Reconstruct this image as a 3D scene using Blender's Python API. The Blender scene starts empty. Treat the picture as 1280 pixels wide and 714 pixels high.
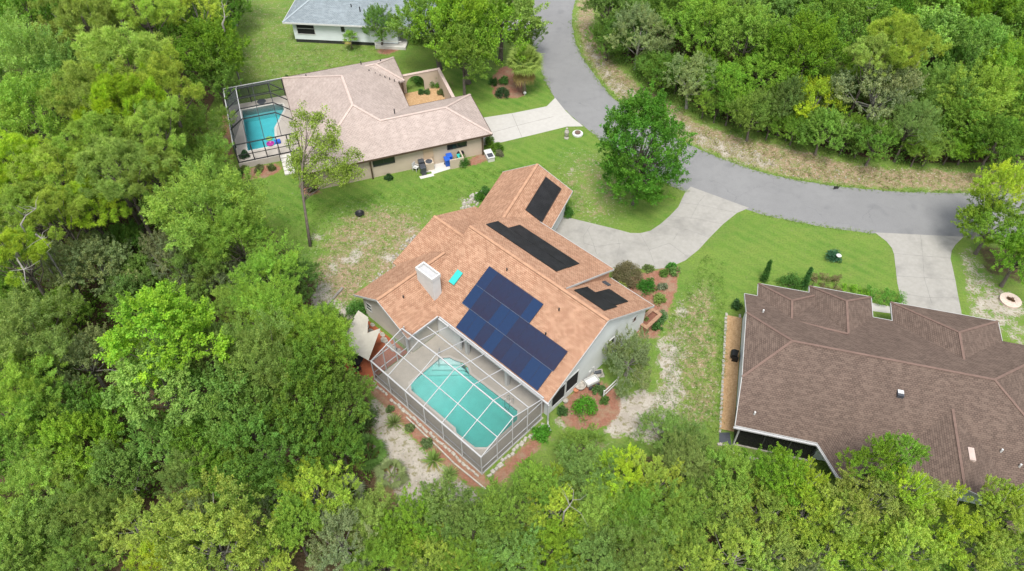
import bpy, math, random
import numpy as np
from mathutils import Vector, Matrix
R=math.radians
scene=bpy.context.scene; COL=scene.collection
rng=np.random.default_rng(7); random.seed(7)
# ------------------------------------------------------------------ survey camera (drone 50 m above the lawn)
CAM_H=50.0; PITCH=R(47.8); FPX=950.0
_f=np.array([0,math.cos(PITCH),-math.sin(PITCH)]); _r=np.array([1.,0,0]); _d=np.array([0,-math.sin(PITCH),-math.cos(PITCH)])
def ray(x,y): return _f+_r*(x-640)/FPX+_d*(y-357)/FPX
def G(x,y,z=0.0):
    "world point at height z seen at photo position x, y"
    d=ray(x,y); t=(z-CAM_H)/d[2]; return d*t+np.array([0,0,CAM_H])
def proj(p):
    v=np.array(p,float)-np.array([0,0,CAM_H]); w=v@_f
    return 640+FPX*(v@_r)/w, 357+FPX*(v@_d)/w
class Frame:
    def __init__(s,az,O):
        s.az=R(az); s.a=np.array([math.cos(s.az),math.sin(s.az),0]); s.b=np.array([-math.sin(s.az),math.cos(s.az),0]); s.O=np.array(O,float)
    def P(s,a,b,z=0): return s.O+s.a*a+s.b*b+np.array([0,0,z])
    def ab(s,p): v=np.array(p)-s.O; return v@s.a, v@s.b
    def on(s,x,y,axis,val):
        d=ray(x,y); c=np.array([0,0,CAM_H]); v=s.a if axis=='a' else s.b
        t=(val+(s.O-c)@v)/(d@v); p=c+d*t-s.O
        return (p@s.b if axis=='a' else p@s.a), p[2]
# ------------------------------------------------------------------ mesh builder
def uv_of(pts):
    n=np.zeros(3)
    for i in range(len(pts)):
        n+=np.cross(pts[i],pts[(i+1)%len(pts)])
    l=np.linalg.norm(n); n=n/l if l>1e-9 else np.array([0,0,1.])
    if abs(n[2])>.999: t=np.array([1.,0,0])
    else:
        t=np.cross([0,0,1.],n); t/=np.linalg.norm(t)
    s=np.cross(n,t)
    return [(p@t,p@s) for p in pts]
OFF={}
class MB:
    def __init__(s): s.v=[]; s.f=[]; s.flat=None
    def face(s,*pts):
        i=len(s.v); s.v+=[np.array(p,float) for p in pts]; s.f.append(tuple(range(i,i+len(pts)))); return s
    def hexa(s,lo,hi):
        "closed prism between two equal rings of points"
        n=len(lo); i=len(s.v); s.v+=[np.array(p,float) for p in lo]+[np.array(p,float) for p in hi]
        s.f.append(tuple(range(i+n-1,i-1,-1))); s.f.append(tuple(range(i+n,i+2*n)))
        for k in range(n):
            j=(k+1)%n; s.f.append((i+k,i+j,i+n+j,i+n+k))
        return s
    def box(s,fr,a0,a1,b0,b1,z0,z1):
        q=[(a0,b0),(a1,b0),(a1,b1),(a0,b1)]
        return s.hexa([fr.P(a,b,z0) for a,b in q],[fr.P(a,b,z1) for a,b in q])
    def prism(s,pts,z0,z1):
        p=[np.array(q,float) for q in pts]
        ar=sum(p[i][0]*p[(i+1)%len(p)][1]-p[(i+1)%len(p)][0]*p[i][1] for i in range(len(p)))
        if ar<0: p=p[::-1]
        lo=[np.array([q[0],q[1],z0]) for q in p]; hi=[np.array([q[0],q[1],z1]) for q in p]
        return s.hexa(lo,hi)
    def beam(s,p,q,w=.08,h=None):
        h=h or w; p=np.array(p,float); q=np.array(q,float); d=q-p; d/=np.linalg.norm(d)
        up=np.array([0,0,1.]) if abs(d[2])<.95 else np.array([1.,0,0])
        x=np.cross(d,up); x/=np.linalg.norm(x); y=np.cross(x,d)
        o=[(-w/2,-h/2),(w/2,-h/2),(w/2,h/2),(-w/2,h/2)]
        return s.hexa([p+x*u+y*v for u,v in o][::-1],[q+x*u+y*v for u,v in o][::-1])
    def tube(s,pts,rad,n=7,cap=True):
        pts=[np.array(p,float) for p in pts]; rad=rad if hasattr(rad,'__len__') else [rad]*len(pts)
        i0=len(s.v)
        for k,p in enumerate(pts):
            d=pts[min(k+1,len(pts)-1)]-pts[max(k-1,0)]; d=d/(np.linalg.norm(d)+1e-9)
            up=np.array([0,0,1.]) if abs(d[2])<.9 else np.array([1.,0,0])
            x=np.cross(d,up); x/=np.linalg.norm(x); y=np.cross(d,x)
            for j in range(n):
                t=2*math.pi*j/n; s.v.append(p+rad[k]*(x*math.cos(t)+y*math.sin(t)))
        for k in range(len(pts)-1):
            for j in range(n):
                a=i0+k*n+j; b=i0+k*n+(j+1)%n; s.f.append((a,b,b+n,a+n))
        if cap:
            s.f.append(tuple(i0+j for j in range(n))[::-1]); s.f.append(tuple(i0+(len(pts)-1)*n+j for j in range(n)))
        return s
    def lathe(s,c,prof,n=16):
        c=np.array(c,float); i0=len(s.v)
        for r,z in prof:
            for j in range(n):
                t=2*math.pi*j/n; s.v.append(c+np.array([r*math.cos(t),r*math.sin(t),z]))
        for k in range(len(prof)-1):
            for j in range(n):
                a=i0+k*n+j; b=i0+k*n+(j+1)%n; s.f.append((a,b,b+n,a+n))
        s.f.append(tuple(i0+j for j in range(n))[::-1]); s.f.append(tuple(i0+(len(prof)-1)*n+j for j in range(n)))
        return s
    def shell(s,polys,t=.18):
        "roof planes given by their top faces; extruded straight down by t and closed round the rim"
        key=lambda p:tuple(np.round(p,3)); cnt={}
        for p in polys:
            for i in range(len(p)):
                a,b=p[i],p[(i+1)%len(p)]; cnt.setdefault(frozenset((key(a),key(b))),[]).append((a,b))
        dz=np.array([0,0,t])
        for p in polys:
            s.face(*p); s.face(*[np.array(q)-dz for q in p][::-1])
        for e in cnt.values():
            if len(e)==1:
                a,b=map(np.array,e[0]); s.face(a,a-dz,b-dz,b)
        return s
    def build(s,name,m,root=None,smooth=False,kind=None,bevel=0,at=None):
        if root is not None: o=OFF[root.name] if root.name in OFF else np.array(root.location)
        else: o=np.array(at,float) if at is not None else np.zeros(3)
        me=bpy.data.meshes.new(name); V=np.array(s.v)-o
        me.from_pydata([tuple(p) for p in V],[],s.f)
        uv=me.uv_layers.new(name='uv')
        dat=np.zeros((len(me.loops),2)); W=np.array(s.v)
        for p in me.polygons:
            q=uv_of([W[i] for i in p.vertices])
            for k,li in enumerate(p.loop_indices): dat[li]=q[k]
        uv.data.foreach_set('uv',dat.ravel().astype('f'))
        me.materials.append(m)
        if smooth: me.polygons.foreach_set('use_smooth',[True]*len(me.polygons))
        ob=bpy.data.objects.new(name,me); COL.objects.link(ob)
        OFF[ob.name]=o
        if root is not None: ob.parent=root
        elif at is not None: ob.location=tuple(map(float,at))
        if kind: ob['kind']=kind
        if bevel:
            md=ob.modifiers.new('b','BEVEL'); md.width=bevel; md.segments=2; md.limit_method='ANGLE'
        return ob
def thing(name,label,cat,loc,group=None):
    o=bpy.data.objects.new(name,None); COL.objects.link(o); o.location=tuple(map(float,loc)); o.empty_display_size=.3
    o['label']=label; o['category']=cat
    if group: o['group']=group
    return o
def tag(o,label,cat,group=None,kind=None):
    o['label']=label; o['category']=cat
    if group: o['group']=group
    if kind: o['kind']=kind
    return o
# ------------------------------------------------------------------ materials
def lin(c): return tuple(((x/255)/12.92 if x/255<=.04045 else ((x/255+.055)/1.055)**2.4) for x in c)
class NT:
    def __init__(s,name):
        s.m=bpy.data.materials.new(name); s.m.use_nodes=True; s.t=s.m.node_tree; s.n=s.t.nodes; s.n.clear()
        s.out=s.n.new('ShaderNodeOutputMaterial')
    def nd(s,ty,ins=None,**kw):
        n=s.n.new(ty)
        for k,v in kw.items(): setattr(n,k,v)
        for k,v in (ins or {}).items(): s.set(n,k,v)
        return n
    def set(s,n,k,v):
        i=n.inputs[k]
        if isinstance(v,bpy.types.NodeSocket): s.t.links.new(v,i)
        elif isinstance(v,(tuple,list)) and i.type=='RGBA' and len(v)==3: i.default_value=(*v,1)
        else: i.default_value=v
    def co(s,kind='Object'): return s.nd('ShaderNodeTexCoord').outputs[kind]
    def noise(s,scale,detail=4,rough=.55,vec=None,out='Fac'):
        n=s.nd('ShaderNodeTexNoise',{'Scale':scale,'Detail':detail,'Roughness':rough}); s.set(n,'Vector',vec if vec is not None else s.co()); return n.outputs[out]
    def math(s,op,a,b=0.0,c=None,clamp=False):
        n=s.nd('ShaderNodeMath',operation=op,use_clamp=clamp); s.set(n,0,a); s.set(n,1,b)
        if c is not None: s.set(n,2,c)
        return n.outputs[0]
    def mr(s,v,a,b,c=0.,d=1.):
        n=s.nd('ShaderNodeMapRange',{'Value':v,'From Min':a,'From Max':b,'To Min':c,'To Max':d}); n.interpolation_type='SMOOTHSTEP' if (c,d)==(0.,1.) else 'LINEAR'; return n.outputs[0]
    def mix(s,f,a,b,mode='MIX'):
        n=s.nd('ShaderNodeMix',data_type='RGBA',blend_type=mode); s.set(n,0,f); s.set(n,6,a); s.set(n,7,b); return n.outputs[2]
    def bump(s,h,strength=.3,dist=.02):
        return s.nd('ShaderNodeBump',{'Height':h,'Strength':strength,'Distance':dist}).outputs[0]
    def bsdf(s,col,rough=.8,spec=.3,normal=None,metallic=0.,**kw):
        b=s.nd('ShaderNodeBsdfPrincipled',{'Base Color':col,'Roughness':rough,'Specular IOR Level':spec,'Metallic':metallic})
        if normal is not None: s.set(b,'Normal',normal)
        for k,v in kw.items(): s.set(b,k,v)
        return b.outputs[0]
    def fin(s,sh,vol=None):
        s.t.links.new(sh,s.out.inputs[0])
        if vol is not None: s.t.links.new(vol,s.out.inputs[1])
        return s.m
def plain(name,c,rough=.7,var=.18,scale=2.5,spec=.3,metallic=0.,bump=0.):
    n=NT(name); k=n.noise(scale,5); f=n.mr(k,.3,.7,1-var,1+var)
    col=n.mix(1.0,c,n.nd('ShaderNodeCombineColor',{0:f,1:f,2:f}).outputs[0],'MULTIPLY')
    return n.fin(n.bsdf(col,rough,spec,n.bump(n.noise(scale*12,3),bump,.02) if bump else None,metallic))
def shingle(name,c1,c2,c3,row=.145,w=.30,bumps=.6):
    n=NT(name); uv=n.co('UV')
    br=n.nd('ShaderNodeTexBrick',{'Vector':uv,'Color1':c1,'Color2':c2,'Mortar':tuple(x*.40 for x in c2),'Scale':1.0,'Mortar Size':.013,'Mortar Smooth':.3,'Bias':-.1,'Brick Width':w,'Row Height':row},offset=.5)
    b2=n.nd('ShaderNodeTexBrick',{'Vector':uv,'Color1':(0,0,0),'Color2':(1,1,1),'Mortar':(.5,.5,.5),'Scale':1.0,'Mortar Size':0.,'Bias':0.,'Brick Width':w*1.55,'Row Height':row},offset=.37)
    f=n.math('MULTIPLY',n.mr(b2.outputs[0],.3,1.),.55)
    col=n.mix(f,br.outputs[0],c3)
    g=n.mr(n.noise(.55,5,.65,n.co()),.25,.75,.90,1.08); col=n.mix(1.,col,n.nd('ShaderNodeCombineColor',{0:g,1:g,2:g}).outputs[0],'MULTIPLY')
    st=n.nd('ShaderNodeMapping',{'Vector':uv,'Scale':(1.4,.12,1)}).outputs[0]
    g2=n.mr(n.noise(1.3,4,.6,st),.3,.75,1.05,.90); col=n.mix(1.,col,n.nd('ShaderNodeCombineColor',{0:g2,1:g2,2:g2}).outputs[0],'MULTIPLY')
    sx=n.nd('ShaderNodeSeparateXYZ',{0:uv}).outputs[1]
    saw=n.math('SUBTRACT',1.0,n.math('FRACT',n.math('DIVIDE',sx,row)))
    h=n.math('ADD',n.math('MULTIPLY',saw,1.0),n.math('MULTIPLY',n.noise(9,3,.6,uv),.6))
    return n.fin(n.bsdf(col,.92,.2,n.bump(h,bumps,.03)))
def leafmat(name,rough=.6,trans=.95,gloss=.10):
    n=NT(name); at=n.nd('ShaderNodeAttribute',attribute_name='tint').outputs[0]
    oi=n.nd('ShaderNodeObjectInfo').outputs['Random']
    hs=n.nd('ShaderNodeHueSaturation',{'Hue':n.mr(oi,0,1,.492,.512),'Saturation':n.mr(n.math('FRACT',n.math('MULTIPLY',oi,7.3)),0,1,.88,1.08),'Value':n.mr(n.math('FRACT',n.math('MULTIPLY',oi,3.7)),0,1,.82,1.18),'Color':at}).outputs[0]
    d=n.bsdf(hs,rough,gloss)
    tr=n.nd('ShaderNodeBsdfTranslucent',{'Color':n.mix(1.,hs,(1.0*trans,1.05*trans,.5*trans),'MULTIPLY')}).outputs[0]
    return n.fin(n.nd('ShaderNodeAddShader',{0:d,1:tr}).outputs[0])
def screenmat(name,c,cover):
    n=NT(name); tr=n.nd('ShaderNodeBsdfTransparent').outputs[0]; d=n.bsdf(c,.6,.3)
    return n.fin(n.nd('ShaderNodeMixShader',{0:cover,1:tr,2:d}).outputs[0])
M={}
M['roof_peach']=shingle('peach_shingle',lin((158,123,99)),lin((145,108,86)),lin((169,135,111)),w=.21)
M['roof_beige']=shingle('beige_shingle',lin((161,147,139)),lin((156,142,134)),lin((166,153,145)),bumps=.25)
M['roof_brown']=shingle('brown_shingle',lin((97,82,73)),lin((87,74,66)),lin((107,92,82)),w=.21,bumps=.5)
M['roof_grey']=shingle('grey_shingle',lin((122,131,135)),lin((114,123,128)),lin((132,141,145)),bumps=.3)
M['cap_peach']=plain('peach_cap',lin((160,124,99)),.9,.15,3)
M['cap_beige']=plain('beige_cap',lin((172,155,146)),.9,.1,3)
M['cap_brown']=plain('brown_cap',lin((105,86,77)),.9,.12,3)
M['cap_grey']=plain('grey_cap',lin((140,149,153)),.9,.1,3)
M['white']=plain('white_paint',(.48,.48,.465),.5,.06,2)
M['trim']=plain('off_white_trim',(.34,.34,.33),.6,.08,2)
M['white_metal']=plain('white_aluminium',(.37,.37,.37),.5,.04,3)
M['wall_white']=plain('pale_grey_stucco',(.54,.55,.535),.9,.06,.8,bump=.2)
M['wall_greige']=plain('greige_stucco',(.45,.425,.37),.9,.07,.8,bump=.2)
M['wall_beige']=plain('beige_stucco',(.42,.35,.27),.9,.07,.8,bump=.2)
M['wall_cool']=plain('cool_white_siding',(.56,.60,.61),.8,.05,.8)
M['brown_trim']=plain('brown_trim',(.07,.045,.03),.5,.1)
M['bronze']=plain('dark_bronze',(.03,.03,.032),.4,.1)
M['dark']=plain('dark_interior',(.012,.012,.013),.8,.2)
M['tan_door']=plain('tan_door',(.42,.31,.21),.6,.06)
M['concrete_light']=plain('light_concrete',(.46,.445,.41),.9,.1,.7,bump=.15)
M['pale_stone']=plain('pale_stone',(.32,.297,.258),.9,.3,4,bump=.4)
M['rubble']=plain('limestone_rubble',(.29,.27,.235),.95,.3,4,bump=.4)
M['red_brick']=plain('weathered_brick',(.20,.10,.065),.9,.35,6,bump=.4)
M['black_plastic']=plain('black_plastic',(.015,.015,.016),.45,.1)
M['grey_plastic']=plain('grey_plastic',(.05,.055,.065),.45,.1)
M['blue_plastic']=plain('blue_plastic',(.02,.09,.42),.4,.08)
M['teal_cover']=plain('teal_cover',(.03,.38,.34),.45,.08)
M['sail']=plain('cream_canvas',(.37,.345,.29),.85,.1,1.5)
M['terracotta']=plain('terracotta',(.40,.17,.09),.8,.15,5)
M['pink_float']=plain('pink_vinyl',(.30,.03,.22),.3,.05); M['lime_float']=plain('lime_vinyl',(.2,.35,.08),.3,.05)
M['steel']=plain('steel',(.6,.6,.6),.25,.03,metallic=1.)
M['bark']=plain('bark',(.11,.092,.075),.95,.3,5,bump=.6)
M['dead_wood']=plain('bleached_wood',(.21,.195,.175),.9,.25,5)
M['palm_bark']=plain('palm_bark',(.20,.16,.12),.95,.3,6,bump=.6)
M['screen_pale']=screenmat('pale_insect_screen',(.15,.16,.16),.20)
M['screen_wall']=screenmat('wall_insect_screen',(.12,.12,.115),.50)
M['screen_dark']=screenmat('dark_insect_screen',(.045,.05,.055),.48)
M['leaf']=leafmat('leaf'); M['needle']=leafmat('needle',.65,.85,.08)
n=NT('window_glass'); M['glass']=n.fin(n.bsdf((.018,.022,.024),.06,.6))
# thermal collector: black ribbed mat
n=NT('black_collector'); uv=n.co('UV'); w=n.nd('ShaderNodeTexWave',{'Vector':uv,'Scale':4.5,'Distortion':0.},bands_direction='X').outputs[1]
M['collector']=n.fin(n.bsdf(n.mix(n.mr(n.noise(1.5,3),.3,.7),(.008,.008,.009),(.016,.016,.018)),.55,.25,n.bump(w,.5,.02)))
# photovoltaic glass; blue and purple tints paint in differing reflections
n=NT('solar_cells'); uv=n.co('Object'); oi=n.nd('ShaderNodeObjectInfo').outputs['Random']
br=n.nd('ShaderNodeTexBrick',{'Vector':uv,'Color1':(1,1,1),'Color2':(.9,.9,.9),'Mortar':(.7,.7,.75),'Scale':1.,'Mortar Size':.004,'Brick Width':.16,'Row Height':.16},offset=0.).outputs[0]
c=n.mix(n.mr(oi,.3,.7),(.005,.020,.066),(.013,.011,.030)); c=n.mix(n.mr(n.noise(.8,3),.3,.7,0.,.5),c,(.004,.025,.068))
M['pv']=n.fin(n.bsdf(n.mix(1.,c,br,'MULTIPLY'),.16,.45))
M['pv_frame']=plain('black_frame',(.012,.018,.04),.4,.05)
# asphalt
n=NT('asphalt'); co=n.co(); big=n.noise(.12,5,.6,co); fine=n.noise(14,4,.7,co); mid=n.noise(1.2,5,.65,co)
c=n.mix(n.mr(big,.35,.65),(.142,.142,.142),(.168,.168,.167)); c=n.mix(n.mr(mid,.45,.75,0.,.6),c,(.121,.121,.121)); c=n.mix(n.mr(fine,.3,.7,0.,.4),c,(.26,.26,.26))
wob=n.nd('ShaderNodeVectorMath',{0:co,1:n.nd('ShaderNodeVectorMath',{0:n.noise(.8,5,.6,co,'Color'),1:(1.6,1.6,0)},operation='MULTIPLY').outputs[0]},operation='ADD').outputs[0]
ed=n.nd('ShaderNodeTexVoronoi',{'Scale':.16,'Vector':wob},feature='DISTANCE_TO_EDGE').outputs[0]
c=n.mix(n.math('MULTIPLY',n.mr(ed,.0,.006,1.,0.),n.mr(n.noise(.25,2,.5,co),.46,.60,0.,.55)),c,(.09,.09,.092))
blot=n.noise(.5,2,.4,n.nd('ShaderNodeMapping',{'Vector':co,'Location':(7,3,0)}).outputs[0]); c=n.mix(n.mr(blot,.62,.72,0.,.35),c,(.11,.112,.115))
M['asphalt']=n.fin(n.bsdf(c,.9,.25,n.bump(fine,.35,.01)))
# concrete drive (weathered)
def conc(name,c1,c2,st,amt):
    n=NT(name); co=n.co(); a=n.noise(.35,6,.65,co); b=n.noise(2.2,5,.65,co); f=n.noise(20,3,.6,co)
    c=n.mix(n.mr(b,.3,.7),c1,c2); c=n.mix(n.mr(a,.5,.72,0.,amt),c,st); c=n.mix(n.mr(f,.3,.75,0.,.15),c,st)
    return n.fin(n.bsdf(c,.9,.25,n.bump(f,.25,.01)))
M['drive']=conc('weathered_concrete',(.29,.279,.254),(.255,.245,.22),(.17,.164,.15),.75)
M['drive_clean']=conc('clean_concrete',(.385,.37,.343),(.35,.337,.31),(.285,.275,.252),.4)
M['deck']=conc('pool_deck',(.35,.315,.265),(.31,.28,.235),(.24,.215,.18),.4)
M['deck_pale']=conc('pale_deck',(.42,.385,.34),(.385,.35,.31),(.31,.28,.245),.3)
M['patio']=conc('red_patio',(.36,.105,.045),(.30,.085,.04),(.20,.07,.04),.5)
M['joint']=plain('joint',(.20,.194,.178),.95,.2)
M['pool_plaster']=plain('pool_plaster',(.62,.74,.72),.8,.08,1.2)
M['pool_tile']=plain('pool_tile',(.05,.22,.26),.4,.15,6)
def watermat(name,absorb,dens):
    n=NT(name); fr=n.nd('ShaderNodeFresnel',{'IOR':1.33,'Normal':n.bump(n.noise(1.7,3,.5),.12,.05)}).outputs[0]
    gl=n.nd('ShaderNodeBsdfGlossy',{'Color':(1,1,1),'Roughness':.04,'Normal':n.bump(n.noise(1.7,3,.5),.12,.05)}).outputs[0]
    return n.fin(n.nd('ShaderNodeMixShader',{0:n.math('MULTIPLY',fr,.8),1:n.nd('ShaderNodeBsdfTransparent').outputs[0],2:gl}).outputs[0],
                 n.nd('ShaderNodeVolumeAbsorption',{'Color':absorb,'Density':dens}).outputs[0])
M['water']=watermat('pool_water',(.02,.74,.70),.85)
M['water_blue']=watermat('pool_water_blue',(.03,.76,.82),.55)
n=NT('golden_mulch'); v=n.nd('ShaderNodeTexVoronoi',{'Scale':9.,'Vector':n.co()}); 
M['mulch_gold']=n.fin(n.bsdf(n.mix(v.outputs['Color'],lin((178,148,112)),lin((150,121,87))),.95,.1,n.bump(v.outputs[0],.6,.03)))
# ------------------------------------------------------------------ ground with its zones of turf, sand, mulch and litter
def inpoly(px,py,poly):
    ins=np.zeros(px.shape,bool); n=len(poly); j=n-1
    for i in range(n):
        xi,yi=poly[i]; xj,yj=poly[j]
        c=((yi>py)!=(yj>py))&(px<(xj-xi)*(py-yi)/(yj-yi+1e-12)+xi); ins^=c; j=i
    return ins
def GP(pts,z=0.): return [G(x,y,z) for x,y in pts]
xs=np.concatenate([[-1500,-700,-300,-150,-110],np.arange(-85,85.1,.4),[110,150,300,700,1500]])
ys=np.concatenate([[-1500,-700,-300,-100,-20,0],np.arange(10,112.1,.4),[130,180,350,800,1500]])
GX,GY=np.meshgrid(xs,ys); 
zone={k:np.zeros(GX.shape) for k in ('sand','mulch','litter','dry','lush_shade')}
def zpoly(k,pts,v):
    w=GP(pts); m=inpoly(GX,GY,[(p[0],p[1]) for p in w]); zone[k][m]=np.maximum(zone[k][m],v) if v>0 else 0
def zblob(k,x,y,rx,ry,v):
    c=G(x,y); ex=abs(G(x+rx,y)[0]-c[0]); ey=abs(G(x,y-ry)[1]-c[1])
    d=((GX-c[0])/ex)**2+((GY-c[1])/ey)**2; zone[k]=np.maximum(zone[k],v*np.clip(1.3-d,0,1))
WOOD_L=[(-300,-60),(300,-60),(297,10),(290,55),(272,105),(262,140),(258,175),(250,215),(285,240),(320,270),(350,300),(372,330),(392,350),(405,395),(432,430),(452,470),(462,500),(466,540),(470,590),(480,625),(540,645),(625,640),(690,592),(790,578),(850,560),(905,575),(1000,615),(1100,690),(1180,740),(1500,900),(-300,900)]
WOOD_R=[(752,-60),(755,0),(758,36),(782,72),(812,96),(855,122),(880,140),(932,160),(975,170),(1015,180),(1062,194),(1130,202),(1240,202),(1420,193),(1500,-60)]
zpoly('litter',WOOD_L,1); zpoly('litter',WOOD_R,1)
VERGE=[(718,-20),(718,30),(728,72),(757,110),(790,138),(845,172),(875,187),(920,205),(970,220),(1020,229),(1065,235),(1115,239),(1225,241),(1420,239),(1420,200),(1240,212),(1130,210),(1060,202),(1010,188),(970,178),(925,170),(870,150),(845,130),(800,106),(770,78),(746,40),(745,-20)]
zpoly('dry',VERGE,.72)
zpoly('sand',[(720,20),(728,72),(757,110),(790,138),(845,172),(875,187),(920,205),(960,216),(985,205),(930,180),(880,163),(845,140),(800,115),(770,90),(735,40)],.52)
zblob('sand',950,205,60,9,.42); zblob('sand',1060,222,50,8,.3); zblob('dry',1165,232,70,10,-.0)
zpoly('dry',[(300,0),(470,0),(470,75),(360,100),(290,105),(300,60)],.42)
zblob('sand',325,55,10,8,.4); zblob('sand',405,62,18,6,.35); zblob('sand',262,155,12,12,.5)
zblob('dry',470,305,90,62,.66); zblob('dry',420,350,45,42,.8); zblob('sand',415,335,16,18,.62); zblob('sand',478,318,16,10,.6); zblob('sand',435,292,12,10,.55); zblob('dry',740,235,55,55,.5); zblob('dry',720,200,35,20,.4)
for q in [(397,297,15,9,.75),(443,322,10,15,1.),(420,312,9,7,.8),(478,282,10,5,.75),(520,262,8,4,.6),(382,282,8,9,.7),(458,301,18,7,.75),(415,275,9,6,.65),(372,255,8,12,.45),(425,262,9,3,.6),(436,254,16,4,.5),(500,300,14,10,.6),(490,323,10,10,.75),(515,284,13,7,.7),(470,355,12,12,.6),(582,254,12,12,.7),(605,240,10,10,.55),(402,372,16,22,.95),(432,398,16,20,.85),(452,412,12,14,.7),(370,235,12,22,.35),(715,215,22,14,.45),(745,205,18,12,.45),(990,288,20,6,.4),(985,292,16,5,.45),(1100,306,8,5,.5),(1080,335,16,10,.25)]: zblob('sand',*q)
zpoly('sand',[(1195,300),(1215,300),(1235,340),(1285,375),(1290,450),(1250,420),(1205,395)],.54); zpoly('litter',[(1210,300),(1290,310),(1290,362),(1230,345)],.55); zblob('lush_shade',1270,440,25,20,.3); zblob('sand',1240,380,25,12,.8)
# right of the house
for q in [(835,448,18,34,.72),(852,388,9,17,.9),(805,520,38,36,.85),(760,540,22,12,.55),(845,520,18,35,.45),(870,560,22,24,.4),(838,485,16,34,.72),(858,430,10,20,.6),(850,525,14,20,.6),(700,528,14,14,.8),(682,555,14,14,.55)]: zblob('sand',*q)
zpoly('sand',[(770,500),(800,488),(828,500),(836,530),(815,556),(780,548),(756,530)],.9); zpoly('sand',[(826,430),(842,425),(850,470),(838,486),(824,470)],.8); zpoly('sand',[(393,352),(412,352),(424,378),(448,398),(462,418),(448,428),(425,408),(398,385)],.8)
zpoly('dry',[(830,390),(890,340),(900,400),(905,520),(850,560),(800,560),(815,480)],.6); zblob('sand',862,500,14,26,.5); zblob('sand',845,410,10,16,.55); zblob('sand',872,455,8,20,.45); zblob('dry',735,560,40,14,.8)
# around the enclosure
zpoly('sand',[(455,490),(478,495),(520,545),(565,590),(620,625),(560,640),(500,640),(470,600),(462,540)],.78)
zpoly('dry',[(492,535),(520,540),(560,585),(545,600),(505,570)],.5)
zpoly('mulch',[(452,462),(472,470),(604,594),(612,618),(590,610),(530,560),(480,508),(455,485)],1.)
zpoly('mulch',[(612,597),(640,572),(676,533),(690,540),(668,568),(640,590),(622,612)],.95)
zpoly('mulch',[(706,498),(735,470),(752,478),(775,492),(778,518),(748,540),(712,538),(700,520)],1.)
zblob('sand',703,528,9,9,.9)
zpoly('mulch',[(470,600),(505,610),(500,640),(470,650)],.6)
zpoly('mulch',[(785,345),(810,340),(850,328),(848,345),(845,372),(832,395),(822,422),(800,425),(780,400)],1.)
zblob('sand',838,372,10,12,.35)
# beige house beds
zpoly('mulch',[(276,140),(285,138),(296,218),(304,226),(290,228),(280,205)],.9); zpoly('mulch',[(297,214),(350,203),(354,216),(300,228)],1.)
zpoly('mulch',[(372,228),(398,222),(402,244),(380,246)],.9); zpoly('mulch',[(578,202),(606,190),(612,200),(585,212)],1.)
zpoly('mulch',[(612,100),(617,124),(640,124),(659,121),(658,103),(645,82),(625,82)],.9); zpoly('mulch',[(470,62),(497,56),(500,64),(477,70)],1.)
zpoly('mulch',[(558,92),(566,92),(574,118),(566,120)],.6)
zpoly('sand',[(628,-10),(650,-10),(648,8),(630,16)],.4)
# rich turf, plus tree shade painted as deeper green by oak and lawn tree
zpoly('lush_shade',[(300,225),(360,220),(395,245),(505,230),(620,190),(740,165),(755,185),(690,205),(560,245),(470,262),(400,262),(365,290),(320,262)],1.)
zpoly('lush_shade',[(880,330),(930,275),(1010,285),(1110,300),(1125,370),(1010,365),(940,380),(905,400)],.42); zpoly('lush_shade',[(555,85),(690,85),(690,135),(610,140),(575,120)],1.); zpoly('lush_shade',[(655,-20),(668,-20),(660,20),(640,20)],.8)  # the patch by the big oak is its shade, painted as deeper green
zblob('lush_shade',430,230,60,16,.5); zblob('lush_shade',800,265,50,18,.55); zpoly('lush_shade',[(1000,660),(1140,700),(1140,760),(980,760)],.7); zpoly('litter',[(1000,640),(1140,690),(1140,760),(980,760),(960,660)],-1)  # the blob below the lawn tree paints its soft shadow into the turf
for k in zone:
    z=zone[k]
    for _ in range(3 if k in('mulch','litter') else 4):
        z=(z+np.roll(z,1,0)+np.roll(z,-1,0)+np.roll(z,1,1)+np.roll(z,-1,1))/5
    zone[k]=z
ny,nx=GX.shape
gx=np.stack([GX.ravel(),GY.ravel(),np.zeros(GX.size)],1)
idx=np.arange(GX.size).reshape(ny,nx); quads=np.stack([idx[:-1,:-1],idx[:-1,1:],idx[1:,1:],idx[1:,:-1]],-1).reshape(-1,4)
# the pool basins are holes in the sheet
MF=Frame(-43.6,G(602.6,593)); LF=Frame(19.5,G(400,243)); RF=Frame(-14.5,G(905,545)); WF=Frame(-5,G(369.4,54.4))
def quick_mesh(name,V,F,mat,attrs=None,n=4,smooth=False):
    me=bpy.data.meshes.new(name); me.vertices.add(len(V)); me.vertices.foreach_set('co',np.asarray(V,'f').ravel())
    me.loops.add(len(F)*n); me.loops.foreach_set('vertex_index',np.asarray(F,'i').ravel())
    me.polygons.add(len(F)); me.polygons.foreach_set('loop_start',np.arange(0,len(F)*n,n,dtype='i'))
    me.update(calc_edges=True)
    for k,v in (attrs or {}).items():
        a=me.color_attributes.new(k,'FLOAT_COLOR','POINT'); a.data.foreach_set('color',np.asarray(v,'f').ravel())
    me.materials.append(mat)
    if smooth: me.polygons.foreach_set('use_smooth',np.ones(len(F),bool))
    return me
da=(GX-MF.O[0])*MF.a[0]+(GY-MF.O[1])*MF.a[1]; db=(GX-MF.O[0])*MF.b[0]+(GY-MF.O[1])*MF.b[1]
hole=(da>-11.6)&(da<-.4)&(db>.45)&(db<6.1)
da=(GX-LF.O[0])*LF.a[0]+(GY-LF.O[1])*LF.a[1]; db=(GX-LF.O[0])*LF.b[0]+(GY-LF.O[1])*LF.b[1]
hole|=(da>-6.7)&(da<-.4)&(db>7.1)&(db<17.1)
hq=hole.ravel()[quads].all(1)
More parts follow.
